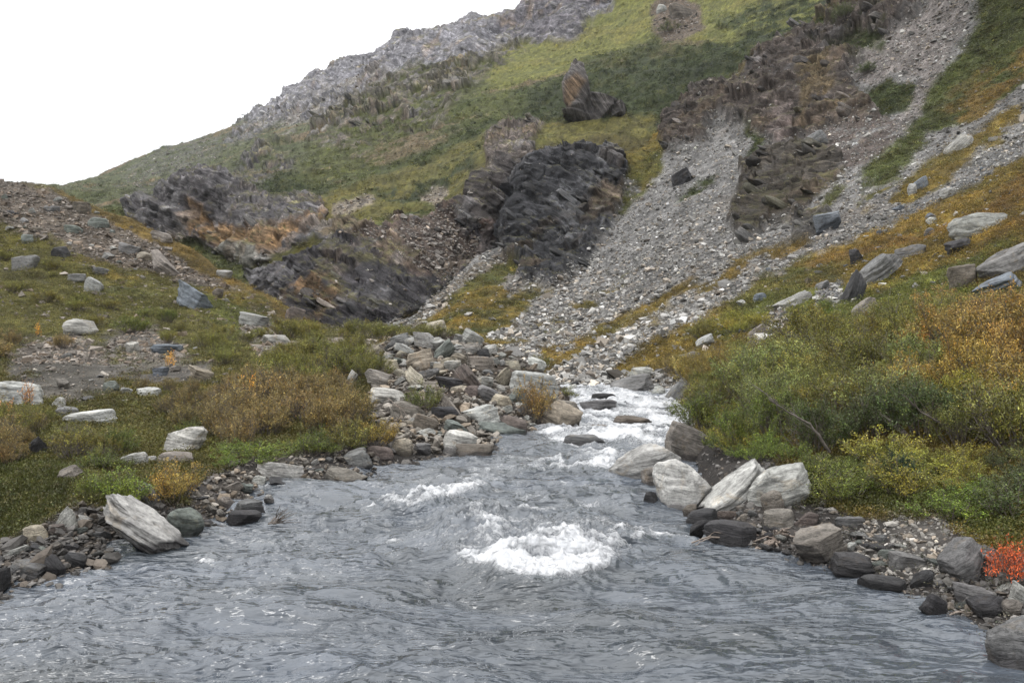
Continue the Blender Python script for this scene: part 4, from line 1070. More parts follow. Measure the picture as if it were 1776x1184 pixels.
# ---- jointed blocks standing out of the cliffs, parts of their cliff
CB = [rock_mesh('rock_block', 700 + k * 11, sub=3, slab=[.16, .22, .3, .2][k % 4], tilt=34 + 4 * (k % 4), yaw=.5 * k, rnd=0, layers=1.3, cuts=5 + k % 3) for k in range(14)]
for (key, t), (o, S, tg) in CLIFF.items():
    n, wr, lum = {('M', 1): (14, (6, 13), 1.1), ('M', 2): (14, (5, 11), .9), ('M', 3): (6, (2.5, 6), .9), ('M', 4): (18, (2, 5), 1), ('M', 5): (26, (2, 5), .95), ('M', 6): (14, (2, 5), 1),
                  ('R', 6): (20, (2, 5.5), 1), ('R', 7): (28, (2, 5), .95), ('R', 8): (16, (2, 5), .9), ('R', 9): (3, (1.5, 3), 1)}[(key, t)]
    r = np.random.default_rng(t * 31 + ord(key))
    m = S['vis'] & (S['tag'] == tg) & (S['qx'] > -60) & (S['qx'] < 1850) & (S['qy'] > -40)
    dy = np.abs(np.gradient(S['qy'], axis=0))
    p = np.where(m, np.clip(dy, .2, 5), 0).ravel(); p /= p.sum()
    for i in r.choice(len(p), n, p=p):
        q = S['P2'].reshape(-1, 3)[i]; w_ = wr[0] + (wr[1] - wr[0]) * r.random() ** 1.6
        b_ = bpy.data.objects.new('rock_block', CB[r.integers(len(CB))]); COL.objects.link(b_); b_.parent = o
        hh = w_ * r.uniform(.6, .85)
        b_.location = (q[0], q[1] + w_ * .14, q[2] - hh * .16); b_.scale = (w_, w_ * r.uniform(.6, .9), hh)
        b_.rotation_euler = (r.uniform(-.1, .1), r.uniform(-.12, .12), r.uniform(-.3, .3) + (math.pi if False else 0))
        c = S['col'].reshape(-1, 3)[i]; c = (c * .5 + c.mean() * .5) * lum * r.uniform(.6, 1.5)
        b_.color = (*np.clip(c, .01, .6), 1)

# ---- loose stones nobody could count
def stones(name, pts, size, cols, sub, seed, flat=.5, nrm=None):
    r = np.random.default_rng(seed); n = len(pts)
    if sub: V0, F0 = ICO[sub]
    else:
        V0 = np.array([[x, y, z] for x in (-1, 1) for y in (-1, 1) for z in (-1, 1)], float) * .7
        F0 = np.array([[0,1,3,2],[4,6,7,5],[0,4,5,1],[2,3,7,6],[0,2,6,4],[1,5,7,3]])
    k = len(V0)
    base = []
    for q in range(24):
        v = V0.copy()
        if sub:
            for _ in range(8):
                a = r.normal(size=3); a /= np.linalg.norm(a); s = v @ a - r.uniform(.45, .85)
                v -= np.where(s > 0, s, 0)[:, None] * a
        v += r.normal(size=v.shape) * (.05 if sub else .22)
        base.append(v)
    base = np.array(base)[r.integers(0, 24, n)]
    sc = np.stack([size * r.uniform(.7, 1.3, n), size * r.uniform(.6, 1.1, n), size * flat * r.uniform(.5, 1.5, n)], -1) * .5
    base = base * sc[:, None]
    a, b_, c_ = r.normal(0, .45, n), r.normal(0, .45, n), r.uniform(0, 6.28, n)
    def rot(v, ang, i, j):
        cs, sn = np.cos(ang)[:, None], np.sin(ang)[:, None]
        x, y = v[..., i].copy(), v[..., j].copy(); v[..., i] = x * cs - y * sn; v[..., j] = x * sn + y * cs
    rot(base, c_, 0, 1); rot(base, a, 1, 2); rot(base, b_, 0, 2)
    V = (base + pts[:, None]).reshape(-1, 3)
    F = (F0[None] + (np.arange(n) * k)[:, None, None]).reshape(-1, F0.shape[1])
    o = mesh_np(name, V, F, M_STONE, False, np.repeat(cols, k, 0))
    tag(o, kind='stuff'); return o
def pick(S, w, n, seed, lim=(-120, 1900)):
    r = np.random.default_rng(seed)
    m = S['vis'] & (S['qx'] > lim[0]) & (S['qx'] < lim[1]) & (S['qy'] > -60)
    dy = np.abs(np.gradient(S['qy'], axis=0))
    p = np.where(m, w * np.clip(dy, 0, 5), 0).ravel(); p /= p.sum()
    i = r.choice(len(p), n, p=p)
    P = S['P2'].reshape(-1, 3)[i]
    # spread off the grid
    P = P + r.normal(size=(n, 3)) * np.array([.0009, .0012, 0]) * P[:, 1:2]
    return P, S['N2'].reshape(-1, 3)[i], S['col'].reshape(-1, 3)[i], S['qx'].ravel()[i], S['qy'].ravel()[i]
def stone_cols(n, base, seed, spread=.36):
    r = np.random.default_rng(seed)
    c = np.tile(base, (n, 1)) * .72 * np.exp(r.normal(0, spread, (n, 1)))
    t = (r.random((n, 1)) < .3) * .6
    c = c * (1 - t) + c * np.array([1.05, .88, .7]) * t
    return np.clip(c, .02, .62)
dist = S_R['P2'][..., 1]
P, N, C, x, y = pick(S_R, (S_R['W']['s'] + .05 * S_R['W']['v'] + .015 * S_R['W']['c']) * (dist > 36) + 0, 44000, 51)
r_ = np.random.default_rng(52); sz = .145 * np.exp(r_.normal(0, .62, len(P))) * (P[:, 1] / 80) ** .6
sz = np.clip(sz * np.interp(y, [150, 350, 480, 620], [.8, .75, 1.0, 1.45]), .05, 1.5)
sbr = np.exp(.45 * fbm(P * np.array([1, .5, .3]), .12, 4, 91))[:, None]
stones('scree', P + N * (sz * .1)[:, None], sz, stone_cols(len(P), srgb(154,152,148), 53, .5) * sbr, 0, 54)
P, N, C, x, y = pick(S_R, S_R['W']['s'] * (dist > 40) * sstep(300, 560, S_R['qy']), 1500, 151)
sz = np.clip(.62 * np.exp(r_.normal(0, .35, len(P))) * (P[:, 1] / 80) ** .4, .3, 2.0)
stones('scree', P + N * (sz * .1)[:, None], sz, stone_cols(len(P), srgb(150,148,145), 153, .4), 1, 154, flat=.42)
P, N, C, x, y = pick(S_R, S_R['W']['s'] * (dist <= 36), 7000, 55)
sz = np.clip(.07 * np.exp(r_.normal(0, .5, len(P))), .03, .25)
bright = poly_sd(x, y, [(1480,965),(1500,915),(1560,890),(1660,900),(1640,960),(1650,1010),(1560,1000)], 40) > -8
c_ = np.where(bright[:, None], stone_cols(len(P), srgb(150,146,140), 56), stone_cols(len(P), srgb(104,101,98), 56))
stones('gravel', P, sz, c_, 1, 57)
dist = S_L['P2'][..., 1]
P, N, C, x, y = pick(S_L, S_L['W']['s'] * (dist < 42), 12000, 58)
md = poly_sd(x, y, MOUND, 40) > -15
cb = poly_sd(x, y, [(330,920),(340,850),(430,800),(620,780),(600,820),(500,850),(440,890)], 40) > 0
sz = np.where(md, .16 * np.exp(r_.normal(0, .5, len(P))), .075 * np.exp(r_.normal(0, .55, len(P))))
c_ = np.where((md | cb | (y < 720))[:, None], stone_cols(len(P), srgb(134,128,120), 59), stone_cols(len(P), srgb(100,97,94), 59))
stones('gravel', P + N * (sz * .2)[:, None], np.clip(sz, .03, .6), c_, 1, 60)
P, N, C, x, y = pick(S_L, (S_L['W']['s'] + .12 * S_L['W']['v'] * (dist > 60)) * (dist >= 42), 9000, 61)
sz = np.clip(.2 * np.exp(r_.normal(0, .6, len(P))) * (P[:, 1] / 80) ** .5, .05, 1.3)
stones('scree', P, sz, stone_cols(len(P), srgb(134,126,118), 62), 0, 63)
P, N, C, x, y = pick(S_M, S_M['W']['s'] + .02 * S_M['W']['c'] * (S_M['P2'][..., 1] < 210) , 3500, 64)
sz = np.clip(.5 * np.exp(r_.normal(0, .5, len(P))) * (P[:, 1] / 250) ** .5, .2, 2.5)
stones('scree', P, sz, stone_cols(len(P), srgb(140,134,128), 65), 0, 66)
# ================================================================== VEGETATION
def tri_leaves(name, C0, size, cols, seed, up=.3, kind='stuff'):
    """one pointed leaf-sized face at each centre"""
    r = np.random.default_rng(seed); n = len(C0)
    a = r.normal(size=(n, 3)); a[:, 2] += up; a /= np.linalg.norm(a, axis=1, keepdims=True)
    b_ = np.cross(a, r.normal(size=(n, 3))); b_ /= np.linalg.norm(b_, axis=1, keepdims=True) + 1e-6
    s = size[:, None]
    V = np.stack([C0 - a * s * .5 - b_ * s * .28, C0 - a * s * .5 + b_ * s * .28, C0 + a * s * .6], 1).reshape(-1, 3)
    F = np.arange(n * 3).reshape(-1, 3)
    o = mesh_np(name, V, F, M_COVER, False, np.repeat(cols, 3, 0))
    if kind: tag(o, kind=kind)
    return o
def clumps(name, P, rad, m, lsz, cols, seed, flat=.6, var=.28, up=.3, lift=.0):
    r = np.random.default_rng(seed); n = len(P)
    d = r.normal(size=(n, m, 3)); d /= np.linalg.norm(d, axis=2, keepdims=True); d[..., 2] = np.abs(d[..., 2])
    q = d * (r.random((n, m, 1)) ** .45)
    lob = 1 + .35 * r.normal(size=(n, 1, 3))
    q = q * rad[:, None, None] * np.clip(lob, .5, 1.6); q[..., 2] *= flat
    Q = (P[:, None] + q).reshape(-1, 3); Q[:, 2] += lift * np.repeat(rad, m)
    c = np.repeat(cols, m, 0) * np.exp(r.normal(0, var, (n * m, 1)))
    c = c * (1 + r.normal(0, .06, (n * m, 3)))
    return tri_leaves(name, Q, np.repeat(lsz, m) * r.uniform(.6, 1.3, n * m), np.clip(c, .004, .7), seed + 1, up)
def tint(C, seed, pal, sd=.2):
    r = np.random.default_rng(seed); n = len(C)
    k = r.random((n, 1)) * .5; p = np.array(pal) * .62; p = p.mean(1, keepdims=True) + (p - p.mean(1, keepdims=True)) * .75; p = p[r.integers(0, len(pal), n)]
    return (C * (1 - k) + p * k) * np.exp(r.normal(0, sd, (n, 1)))
VK = 1.5   # leaves shade one another, so the pigment is a little brighter than the sheet under them

# far mountain shrubs and grass
W = S_M['W']
P, N, C, x, y = pick(S_M, W['d'] + .5 * W['v'] + .13 * W['g'] + .04 * (W['r'] + W['c']), 14000, 71)
rad = np.exp(np.random.default_rng(1).normal(0, .35, len(P))) * .95 * (P[:, 1] / 250) ** .5
clumps('shrub_cover', P, rad * 1.5, 44, .19 * (P[:, 1] / 200) ** .8 + .09, tint(C * VK, 72, [srgb(36,52,32), srgb(46,62,36), srgb(84,86,46)], .36), 73, .8)
P, N, C, x, y = pick(S_M, W['g'] + .5 * W['v'] + .06 * W['c'], 9000, 74)
clumps('grass', P, .5 * (P[:, 1] / 200) ** .6 * np.ones(len(P)), 18, .14 * (P[:, 1] / 200) ** .8 + .05, tint(C * VK, 75, [srgb(118,106,52), srgb(96,100,48), srgb(84,84,44)], .34), 76, .35)
# right slope
W = S_R['W']; dR = S_R['P2'][..., 1]
P, N, C, x, y = pick(S_R, (W['d'] * 1.6 + W['v'] + .6 * W['g'] + .07 * W['s'] + .06 * W['c']) * (dR > 32), 18000, 77)
rad = np.exp(np.random.default_rng(2).normal(0, .4, len(P))) * .33 * (P[:, 1] / 80) ** .6
clumps('shrub_cover', P, rad * 1.4, 40, .085 * (P[:, 1] / 80) ** .85 + .014, tint(C * VK, 78, [srgb(70,78,38), srgb(122,102,48), srgb(104,88,46), srgb(84,84,42)], .42), 79, .65)
P, N, C, x, y = pick(S_R, (W['v'] + 1.2 * W['g'] + .02 * W['s']) * (dR <= 34), 22000, 80, (-120, 2250))
rad = np.exp(np.random.default_rng(3).normal(0, .35, len(P))) * .14
clumps('ground_cover', P, rad, 30, .02 + .0011 * P[:, 1], tint(C * VK, 81, [srgb(92,106,44), srgb(122,116,48), srgb(70,86,42)], .2), 82, .8, up=.8)
# left hill and valley floor
W = S_L['W']; dL = S_L['P2'][..., 1]
P, N, C, x, y = pick(S_L, (W['v'] + .8 * W['g'] + .06 * W['s']) * (dL > 50), 9500, 83)
rad = np.exp(np.random.default_rng(4).normal(0, .4, len(P))) * .34 * (P[:, 1] / 80) ** .5
clumps('shrub_cover', P, rad * 1.25, 38, .08 * (P[:, 1] / 80) ** .85, tint(C * VK, 84, [srgb(80,84,42), srgb(112,96,54), srgb(112,106,60)], .36), 85, .65)
P, N, C, x, y = pick(S_L, (W['v'] + .25 * W['g'] + .02 * W['s'] * (S_L['qy'] < 740)) * (dL <= 50), 15000, 86)
rad = np.exp(np.random.default_rng(5).normal(0, .35, len(P))) * .15 * (P[:, 1] / 25) ** .6
clumps('ground_cover', P, rad, 30, .018 + .0013 * P[:, 1], tint(C * VK, 87, [srgb(88,100,44), srgb(104,98,50), srgb(120,98,56)], .2), 88, .8, up=.8)
P, N, C, x, y = pick(S_L, (W['g'] + .6 * W['v'] * (S_L['qy'] > 760)) * (dL < 26), 42000, 89)
tri_leaves('grass', P + np.array([0, 0, .025]), .055 + .03 * np.random.default_rng(6).random(len(P)), tint(C * 1.3, 90, [srgb(84,100,40), srgb(104,96,50)], .25), 91, up=2.2)

# ---- willow shrubs, each a thing with its stems and its leaves
def shrub_variant(seed, nst=46, nleaf=9000, spread=.62, lsz=.026, upright=.5, leafy=.25, gap=.5):
    r = np.random.default_rng(seed)
    tubes_v, tubes_f, off = [], [], 0
    tips = []
    def tube(pts, r0, r1):
        nonlocal off
        pts = np.array(pts); m = len(pts)
        rr = np.linspace(r0, r1, m)[:, None]
        d = np.gradient(pts, axis=0); d /= np.linalg.norm(d, axis=1, keepdims=True) + 1e-9
        u = np.cross(d, [0.3, .2, 1.0]); u /= np.linalg.norm(u, axis=1, keepdims=True) + 1e-9; v = np.cross(d, u)
        ring = [pts + rr * (math.cos(a) * u + math.sin(a) * v) for a in (0, 2.094, 4.189)]
        V = np.stack(ring, 1).reshape(-1, 3)
        i = np.arange(m - 1)[:, None] * 3
        F = np.concatenate([np.concatenate([i + k, i + (k + 1) % 3, i + 3 + (k + 1) % 3, i + 3 + k], 1) for k in range(3)])
        tubes_v.append(V); tubes_f.append(F + off); off += len(V)
    segs = []
    for s in range(nst):
        az = r.uniform(0, 6.283); out = spread * r.uniform(.1, 1) ** .8; H = r.uniform(.55, 1.0) * (1 - .35 * out / spread)
        b0 = np.array([math.cos(az), math.sin(az), 0]) * out * .3
        b1 = np.array([math.cos(az) * out, math.sin(az) * out, H])
        kn = r.normal(0, .04, (7, 3)).cumsum(0) * .6
        t = np.linspace(0, 1, 7)[:, None]
        sag = np.array([math.cos(az), math.sin(az), 0]) * out * .25 * np.sin(t * 3.14)
        pts = b0 * (1 - t) + b1 * (t * upright + t * t * (1 - upright)) * np.array([1, 1, 0]) + np.array([0, 0, H]) * t + sag + kn * t
        pts[:, 2] = np.maximum(pts[:, 2], .0)
        tube(pts, .011, .003)
        for k in range(9):
            tt = r.uniform(.3, .97); i = int(tt * 6); p = pts[i] + (pts[min(i + 1, 6)] - pts[i]) * (tt * 6 - i)
            d = (b1 - b0) * .6 + r.normal(0, .45, 3); d[2] = abs(d[2]) * .8 + .2; d /= np.linalg.norm(d)
            L = r.uniform(.1, .26)
            q = [p, p + d * L * .5 + r.normal(0, .012, 3), p + d * L + np.array([0, 0, .02])]
            tube(q, .004, .0015); segs.append((q[0], q[2]))
        segs.append((pts[4], pts[6])); segs.append((pts[3], pts[5]))
    A = np.array([s[0] for s in segs]); Bq = np.array([s[1] for s in segs])
    keep = noise(A, 3.2, seed) > -gap     # bare twigs here and there
    w = np.where(keep, 1.0, .12); w /= w.sum()
    i = r.choice(len(A), nleaf, p=w); t = r.random((nleaf, 1)) ** .7 * 1.08
    C0 = A[i] * (1 - t) + Bq[i] * t + r.normal(0, .014 + .01 * leafy, (nleaf, 3))
    d = (Bq[i] - A[i]); d /= np.linalg.norm(d, axis=1, keepdims=True) + 1e-9
    a = d * .8 + r.normal(0, .6, (nleaf, 3)); a /= np.linalg.norm(a, axis=1, keepdims=True)
    b_ = np.cross(a, r.normal(size=(nleaf, 3))); b_ /= np.linalg.norm(b_, axis=1, keepdims=True) + 1e-9
    s = lsz * r.uniform(.6, 1.35, (nleaf, 1))
    V = np.stack([C0 - a * s * .5, C0 + b_ * s * .21, C0 + a * s * .6, C0 - b_ * s * .21], 1).reshape(-1, 3)
    F = np.arange(nleaf * 4).reshape(-1, 4)
    branch_tone = np.exp(r.normal(0, .4, len(A)))[i][:, None]
    c = np.ones((nleaf, 3)) * branch_tone * np.exp(r.normal(0, .22, (nleaf, 1)))
    k = r.random((nleaf, 1)); patch = (noise(A, 2.4, seed + 3)[i][:, None] > .15)
    c = np.where(patch, c * np.array([1.12, 1.0, .92]), c)
    c = np.where(k < .06, c * np.array([1.8, 1.55, .95]), c); c = np.where((k > .06) & (k < .08), c * np.array([1.5, 1.0, .7]), c)
    c = np.where(k > .93, c * np.array([1.35, 1.5, 1.7]), c)
    V[:, 2] = np.maximum(V[:, 2], 0)
    st = mesh_np('stems', np.concatenate(tubes_v), np.concatenate(tubes_f), M_TWIG, True, link=False)
    lf = mesh_np('foliage', V, F, M_LEAF, False, np.repeat(np.clip(c, 0, 4), 4, 0), link=False)
    ms, ml = st.data, lf.data; bpy.data.objects.remove(st); bpy.data.objects.remove(lf)
    return ms, ml
DENSE = [shrub_variant(500 + k, 38, 9500, .66, .03, .5, 1.4, .32) for k in range(6)]
AIRY = [shrub_variant(520 + k, 40, 5500, .55, .031, .7, .5, .2) for k in range(5)]
SMALL = [shrub_variant(540 + k, 30, 5000, .7, .036, .5, 1, .8) for k in range(4)]
RED = [shrub_variant(560, 26, 1900, .6, .052, .6, 1, .9)]
SAP = [shrub_variant(570 + k, 14, 800, .36, .042, .8, .2, .6) for k in range(2)]
TC = {'olive': (srgb(104,104,52), 'olive'), 'brown': (srgb(118,106,68), 'brown-leaved'), 'rust': (srgb(128,108,60), 'rust-brown'), 'ochre': (srgb(128,114,60), 'ochre'),
      'green': (srgb(88,98,44), 'green'), 'bright': (srgb(98,116,48), 'bright green'), 'dark': (srgb(70,80,46), 'dark green'), 'sage': (srgb(106,112,64), 'sage green'),
      'yellow': (srgb(124,122,54), 'yellow-green'), 'orange': (srgb(184,134,74), 'orange'), 'gold': (srgb(210,166,76), 'golden yellow'), 'red': (srgb(190,98,60), 'fiery red'), 'pine': (srgb(44,66,44), 'blackish green')}
n_b = [0]
def put_shrub(px, py, wpx, hpx, tn, label, group, seed, stock, name='willow_shrub', cat='shrub', at=None):
    hit = lookup(px, py, water=False) if at is None else at
    if hit is None: return
    p = hit[0]; D = p[1]
    r = random.Random(seed)
    ms, ml = r.choice(stock)
    e = bpy.data.objects.new(name, None); COL.objects.link(e); e.empty_display_size = .1
    R = wpx / FPX * D / 2; H = hpx / FPX * D
    e.location = (p[0], p[1] + R * .15, p[2] - .06); e.rotation_euler = (0, 0, r.uniform(0, 6.28)); e.scale = (R / .66, R / .66, H / .98)
    tag(e, label, cat, group)
    c = TC[tn][0] * .74 * (1 + r.uniform(-.2, .2)) * np.array([1 + r.uniform(-.06, .06), 1, 1 + r.uniform(-.08, .08)]) * VK
    c = c.mean() + (c - c.mean()) * 1.0
    for nm, me in (('stems', ms), ('foliage', ml)):
        o = bpy.data.objects.new(nm, me); COL.objects.link(o); o.parent = e; o.color = (*np.clip(c, 0, 1), 1)
    n_b[0] += 1
def shrub_label(tn, h, what, x, y, tail=''):
    sz = 'tall' if h > 1.5 else 'waist-high' if h > .8 else 'low'
    return auto_label(f'{sz} {TC[tn][1]} {what}', tail, x, y)
def anchors_tint(x, y, A, r):
    A = sorted(A, key=lambda a: ((a[0] - x) ** 2 + 2 * (a[1] - y) ** 2) * r.uniform(.55, 1.6)); return A[0][2]
def thicket(poly, n, hm, asp, A, stock, group, seed, what='willow shrub', sep=.55, avoid=True):
    r = random.Random(seed); xs = [p[0] for p in poly]; ys = [p[1] for p in poly]; done = []; tries = 0
    while len(done) < n and tries < n * 80:
        tries += 1
        x, y = r.uniform(min(xs), max(xs)), r.uniform(min(ys), max(ys))
        if not inside(x, y, poly): continue
        hit = lookup(x, y, water=False)
        if hit is None: continue
        D = hit[0][1]; H = r.uniform(*hm); wm = H * r.uniform(*asp); h = H / D * FPX; w = wm / D * FPX
        if avoid and any(bx[0] - w * .35 < x < bx[2] + w * .35 and bx[1] - 4 < y < bx[3] + h * .75 and D < bx[4] + .8 for bx in BOXES): continue
        if any(math.hypot(hit[0][0] - q[0], hit[0][1] - q[1]) < (wm + q[2]) * .5 * sep for q in done): continue
        done.append((hit[0][0], hit[0][1], wm))
        tn = anchors_tint(x, y - h * .5, A, r)
        put_shrub(x, y, w, h, tn, shrub_label(tn, H, what, x, y), group, seed * 1000 + tries, stock, at=hit)
A_L = [(40,480,'olive'),(150,520,'olive'),(300,540,'green'),(60,620,'brown'),(150,690,'olive'),(60,760,'brown'),(40,700,'olive'),(130,740,'olive'),(240,690,'brown'),(320,680,'brown'),(420,720,'brown'),
       (400,590,'olive'),(470,600,'olive'),(520,680,'brown'),(580,660,'brown'),(640,640,'olive'),(640,700,'brown'),(560,620,'olive'),(440,660,'brown'),(500,640,'olive'),(240,760,'green'),(160,800,'olive'),(600,730,'brown'),(560,570,'olive'),(480,730,'brown'),(330,600,'olive'),(240,590,'green')]
thicket([(430,700),(440,640),(560,610),(650,640),(680,700),(675,752),(560,760),(450,765),(380,745)], 34, (.9, 1.7), (1.0, 1.6), A_L, DENSE + AIRY, 'willow shrubs of the left terrace thicket', 31)
thicket([(210,730),(230,690),(330,670),(440,680),(440,780),(370,800),(350,800),(290,730)], 20, (.6, 1.2), (1.0, 1.5), A_L, AIRY, 'willow shrubs of the left terrace thicket', 32)
thicket([(-60,800),(-60,690),(60,705),(120,740),(210,760),(240,790),(160,835),(60,820)], 25, (.6, 1.2), (1.1, 1.7), A_L, AIRY + DENSE, 'willow shrubs on the near left terrace', 33)
thicket([(-60,620),(180,560),(400,560),(640,570),(660,600),(560,640),(400,640),(330,600),(170,590),(0,640)], 29, (.8, 1.7), (1.2, 1.8), A_L, DENSE, 'willow shrubs at the back of the left terrace', 34, sep=.6)
thicket([(-60,560),(-60,440),(120,450),(300,510),(300,560),(100,560)], 13, (.8, 1.5), (1.4, 2), A_L, DENSE, 'willow shrubs on the foot of the left hill', 35)
thicket([(220,680),(330,660),(420,650),(420,690),(230,690)], 8, (.6, 1.1), (.9, 1.3), A_L, AIRY, 'willow shrubs of the left terrace thicket', 36)
A_R = [(1230,620,'ochre'),(1230,700,'green'),(1250,670,'olive'),(1290,620,'olive'),(1270,680,'olive'),(1330,660,'sage'),(1300,720,'green'),(1400,600,'olive'),(1420,660,'olive'),(1480,640,'olive'),(1440,740,'dark'),(1500,720,'dark'),(1380,760,'green'),
       (1560,640,'sage'),(1620,640,'olive'),(1700,590,'rust'),(1760,560,'rust'),(1740,640,'ochre'),(1620,720,'dark'),(1700,740,'olive'),(1760,800,'yellow'),(1680,800,'yellow'),(1580,790,'green'),(1560,570,'olive'),(1650,700,'yellow'),(1600,680,'ochre')]
thicket([(1216,700),(1240,660),(1300,640),(1480,600),(1640,570),(1820,545),(2050,480),(2050,600),(1820,640),(1560,660),(1400,690),(1260,740)], 44, (1.4, 2.2), (1.2, 1.7), A_R, DENSE + AIRY[:2], 'willow shrubs of the right bank thicket', 41, sep=.5)
thicket([(1240,770),(1260,735),(1400,690),(1560,680),(1820,650),(2050,640),(2050,820),(1820,810),(1680,800),(1560,770),(1480,800),(1400,800),(1330,785)], 40, (1.0, 1.7), (1.1, 1.6), A_R, DENSE, 'willow shrubs of the right bank thicket', 42, sep=.45)
A_R2 = [(1260,770,'bright'),(1320,780,'bright'),(1290,760,'yellow'),(1480,840,'green'),(1560,840,'yellow'),(1660,860,'bright'),(1720,880,'sage'),(1640,820,'yellow'),(1760,860,'dark'),(1500,870,'olive'),(1420,850,'green')]
thicket([(1235,790),(1262,765),(1340,775),(1400,800),(1350,805),(1290,795)], 8, (.4, .7), (1.3, 1.8), A_R2, SMALL, 'low green shrubs on the right bank', 43, 'leafy shrub', avoid=False)
thicket([(1400,850),(1430,820),(1560,800),(1820,800),(1820,910),(1700,915),(1640,900),(1560,880),(1440,885)], 25, (.4, .85), (1.6, 2.3), A_R2, SMALL, 'low green shrubs on the right bank', 44, 'leafy shrub', avoid=False)
thicket([(1180,600),(1260,570),(1440,545),(1580,540),(1580,570),(1400,590),(1260,620)], 11, (.8, 1.4), (1.4, 2.2), [(1200,590,'olive'),(1300,570,'yellow'),(1400,560,'green'),(1500,550,'olive')], DENSE, 'shrubs at the foot of the right slope', 45)
# singled-out shrubs and saplings: x, base, width, height, tint, stock, label
for i, (x, y, w_, h_, tn, stk, nm, lab) in enumerate([
 (430,705,52,66,'gold',SAP,'sapling','golden yellow sapling glowing above the brown willows left of centre'),
 (46,712,48,60,'orange',SAP,'sapling','orange sapling in front of the wide pale boulder at the left edge'),
 (292,640,36,40,'gold',SAP,'sapling','small yellow-orange sapling in the far terrace gravel'),
 (66,588,22,34,'gold',SAP,'sapling','thin yellow sapling left of the wide rounded terrace boulder'),
 (8,735,40,50,'orange',SAP,'sapling','orange-yellow sapling cut by the left edge'),
 (732,718,72,60,'sage',SMALL,'willow_shrub','round sage green shrub growing on the left side of the rubble mound'),
 (932,738,92,92,'rust',AIRY,'willow_shrub','rust-brown shrub standing on the right end of the rubble mound'),
 (1750,1010,84,88,'red',RED,'berry_shrub','fiery red-leaved shrub on the bank at the lower right edge'),
 (1625,632,150,56,'orange',SMALL,'willow_shrub','orange patch of shrub on top of the right willow thicket'),
 (1640,560,120,66,'rust',DENSE,'willow_shrub','rust-brown shrub with dark stems on the right slope below the ledge'),
 (1725,556,100,60,'rust',AIRY,'willow_shrub','rust-brown twiggy shrub nearest the right edge, below the ledge'),
 (1565,850,70,80,'pine',DENSE,'shrub','blackish green dense shrub low in the middle of the right thicket'),
 (210,878,130,70,'bright',SMALL,'willow_shrub','bright green shrub overhanging the striped slab'),
 (300,872,120,78,'ochre',SMALL,'willow_shrub','ochre-gold shrub right of the bright green one above the left shore'),
 (160,862,90,50,'green',SMALL,'willow_shrub','low green shrub at the right end of the mossy lawn'),
 (440,800,130,42,'bright',SMALL,'ground_shrub','bright green low growth above the long pale shelf boulder'),
 (540,790,90,54,'green',SMALL,'willow_shrub','green shrub at the bank edge right of the long pale shelf boulder'),
 (600,782,100,66,'olive',SMALL,'willow_shrub','olive shrub on the bank behind the smooth wedge stone'),
 (650,776,84,58,'ochre',SMALL,'willow_shrub','ochre-green shrub overhanging the reddish brown flat rock'),
 (985,690,36,24,'sage',SMALL,'willow_shrub','small sage shrub behind the long pale streaked slab on the mound'),
 (940,640,44,30,'olive',SMALL,'willow_shrub','small olive shrub at the foot of the scree behind the mound'),
 (1170,645,50,34,'ochre',SMALL,'willow_shrub','small ochre shrub between the river-bend boulder and the leaning slab'),
 (1160,60,44,22,'dark',SMALL,'shrub','dark shrub beside the pale boulder on the bright meadow'),
 (1252,52,26,14,'dark',SMALL,'shrub','lone dark bush dot on the bright meadow right of the boulder heap'),
 (745,590,90,34,'olive',DENSE,'willow_shrub','olive shrub on the green wedge just behind the summit of the rubble mound'),
 (668,590,80,36,'olive',DENSE,'willow_shrub','olive shrub just behind the left shoulder of the rubble mound'),
 (1470,36,50,32,'dark',DENSE,'shrub','round dark green bush on the crest at the top right'),
 (1508,128,44,22,'dark',DENSE,'shrub','dark green bush in the pale scree right of the brown crag'),
]):
    put_shrub(x, y, w_, h_, tn, lab, None, 9000 + i, stk, nm, 'sapling' if nm == 'sapling' else 'shrub')
thicket([(1196,745),(1200,640),(1250,620),(1262,680),(1235,760)], 10, (.8, 1.4), (1.1, 1.6), [(1210,640,'ochre'),(1230,700,'green'),(1220,670,'olive')], DENSE, 'willow shrubs of the right bank thicket', 47, sep=.4, avoid=False)
# small leafy bushes along the left bank edge
A_LB = [(200,830,'green'),(300,830,'ochre'),(400,790,'bright'),(500,780,'bright'),(580,770,'green'),(660,760,'ochre'),(250,850,'bright'),(80,790,'green')]
thicket([(120,870),(140,820),(240,800),(340,800),(430,775),(560,760),(680,745),(684,772),(560,788),(440,800),(360,830),(320,870),(200,880)], 15, (.28, .55), (1.8, 2.6), A_LB, SMALL, 'low shrubs along the left bank edge', 46, 'leafy shrub')
print('shrubs', n_b[0])

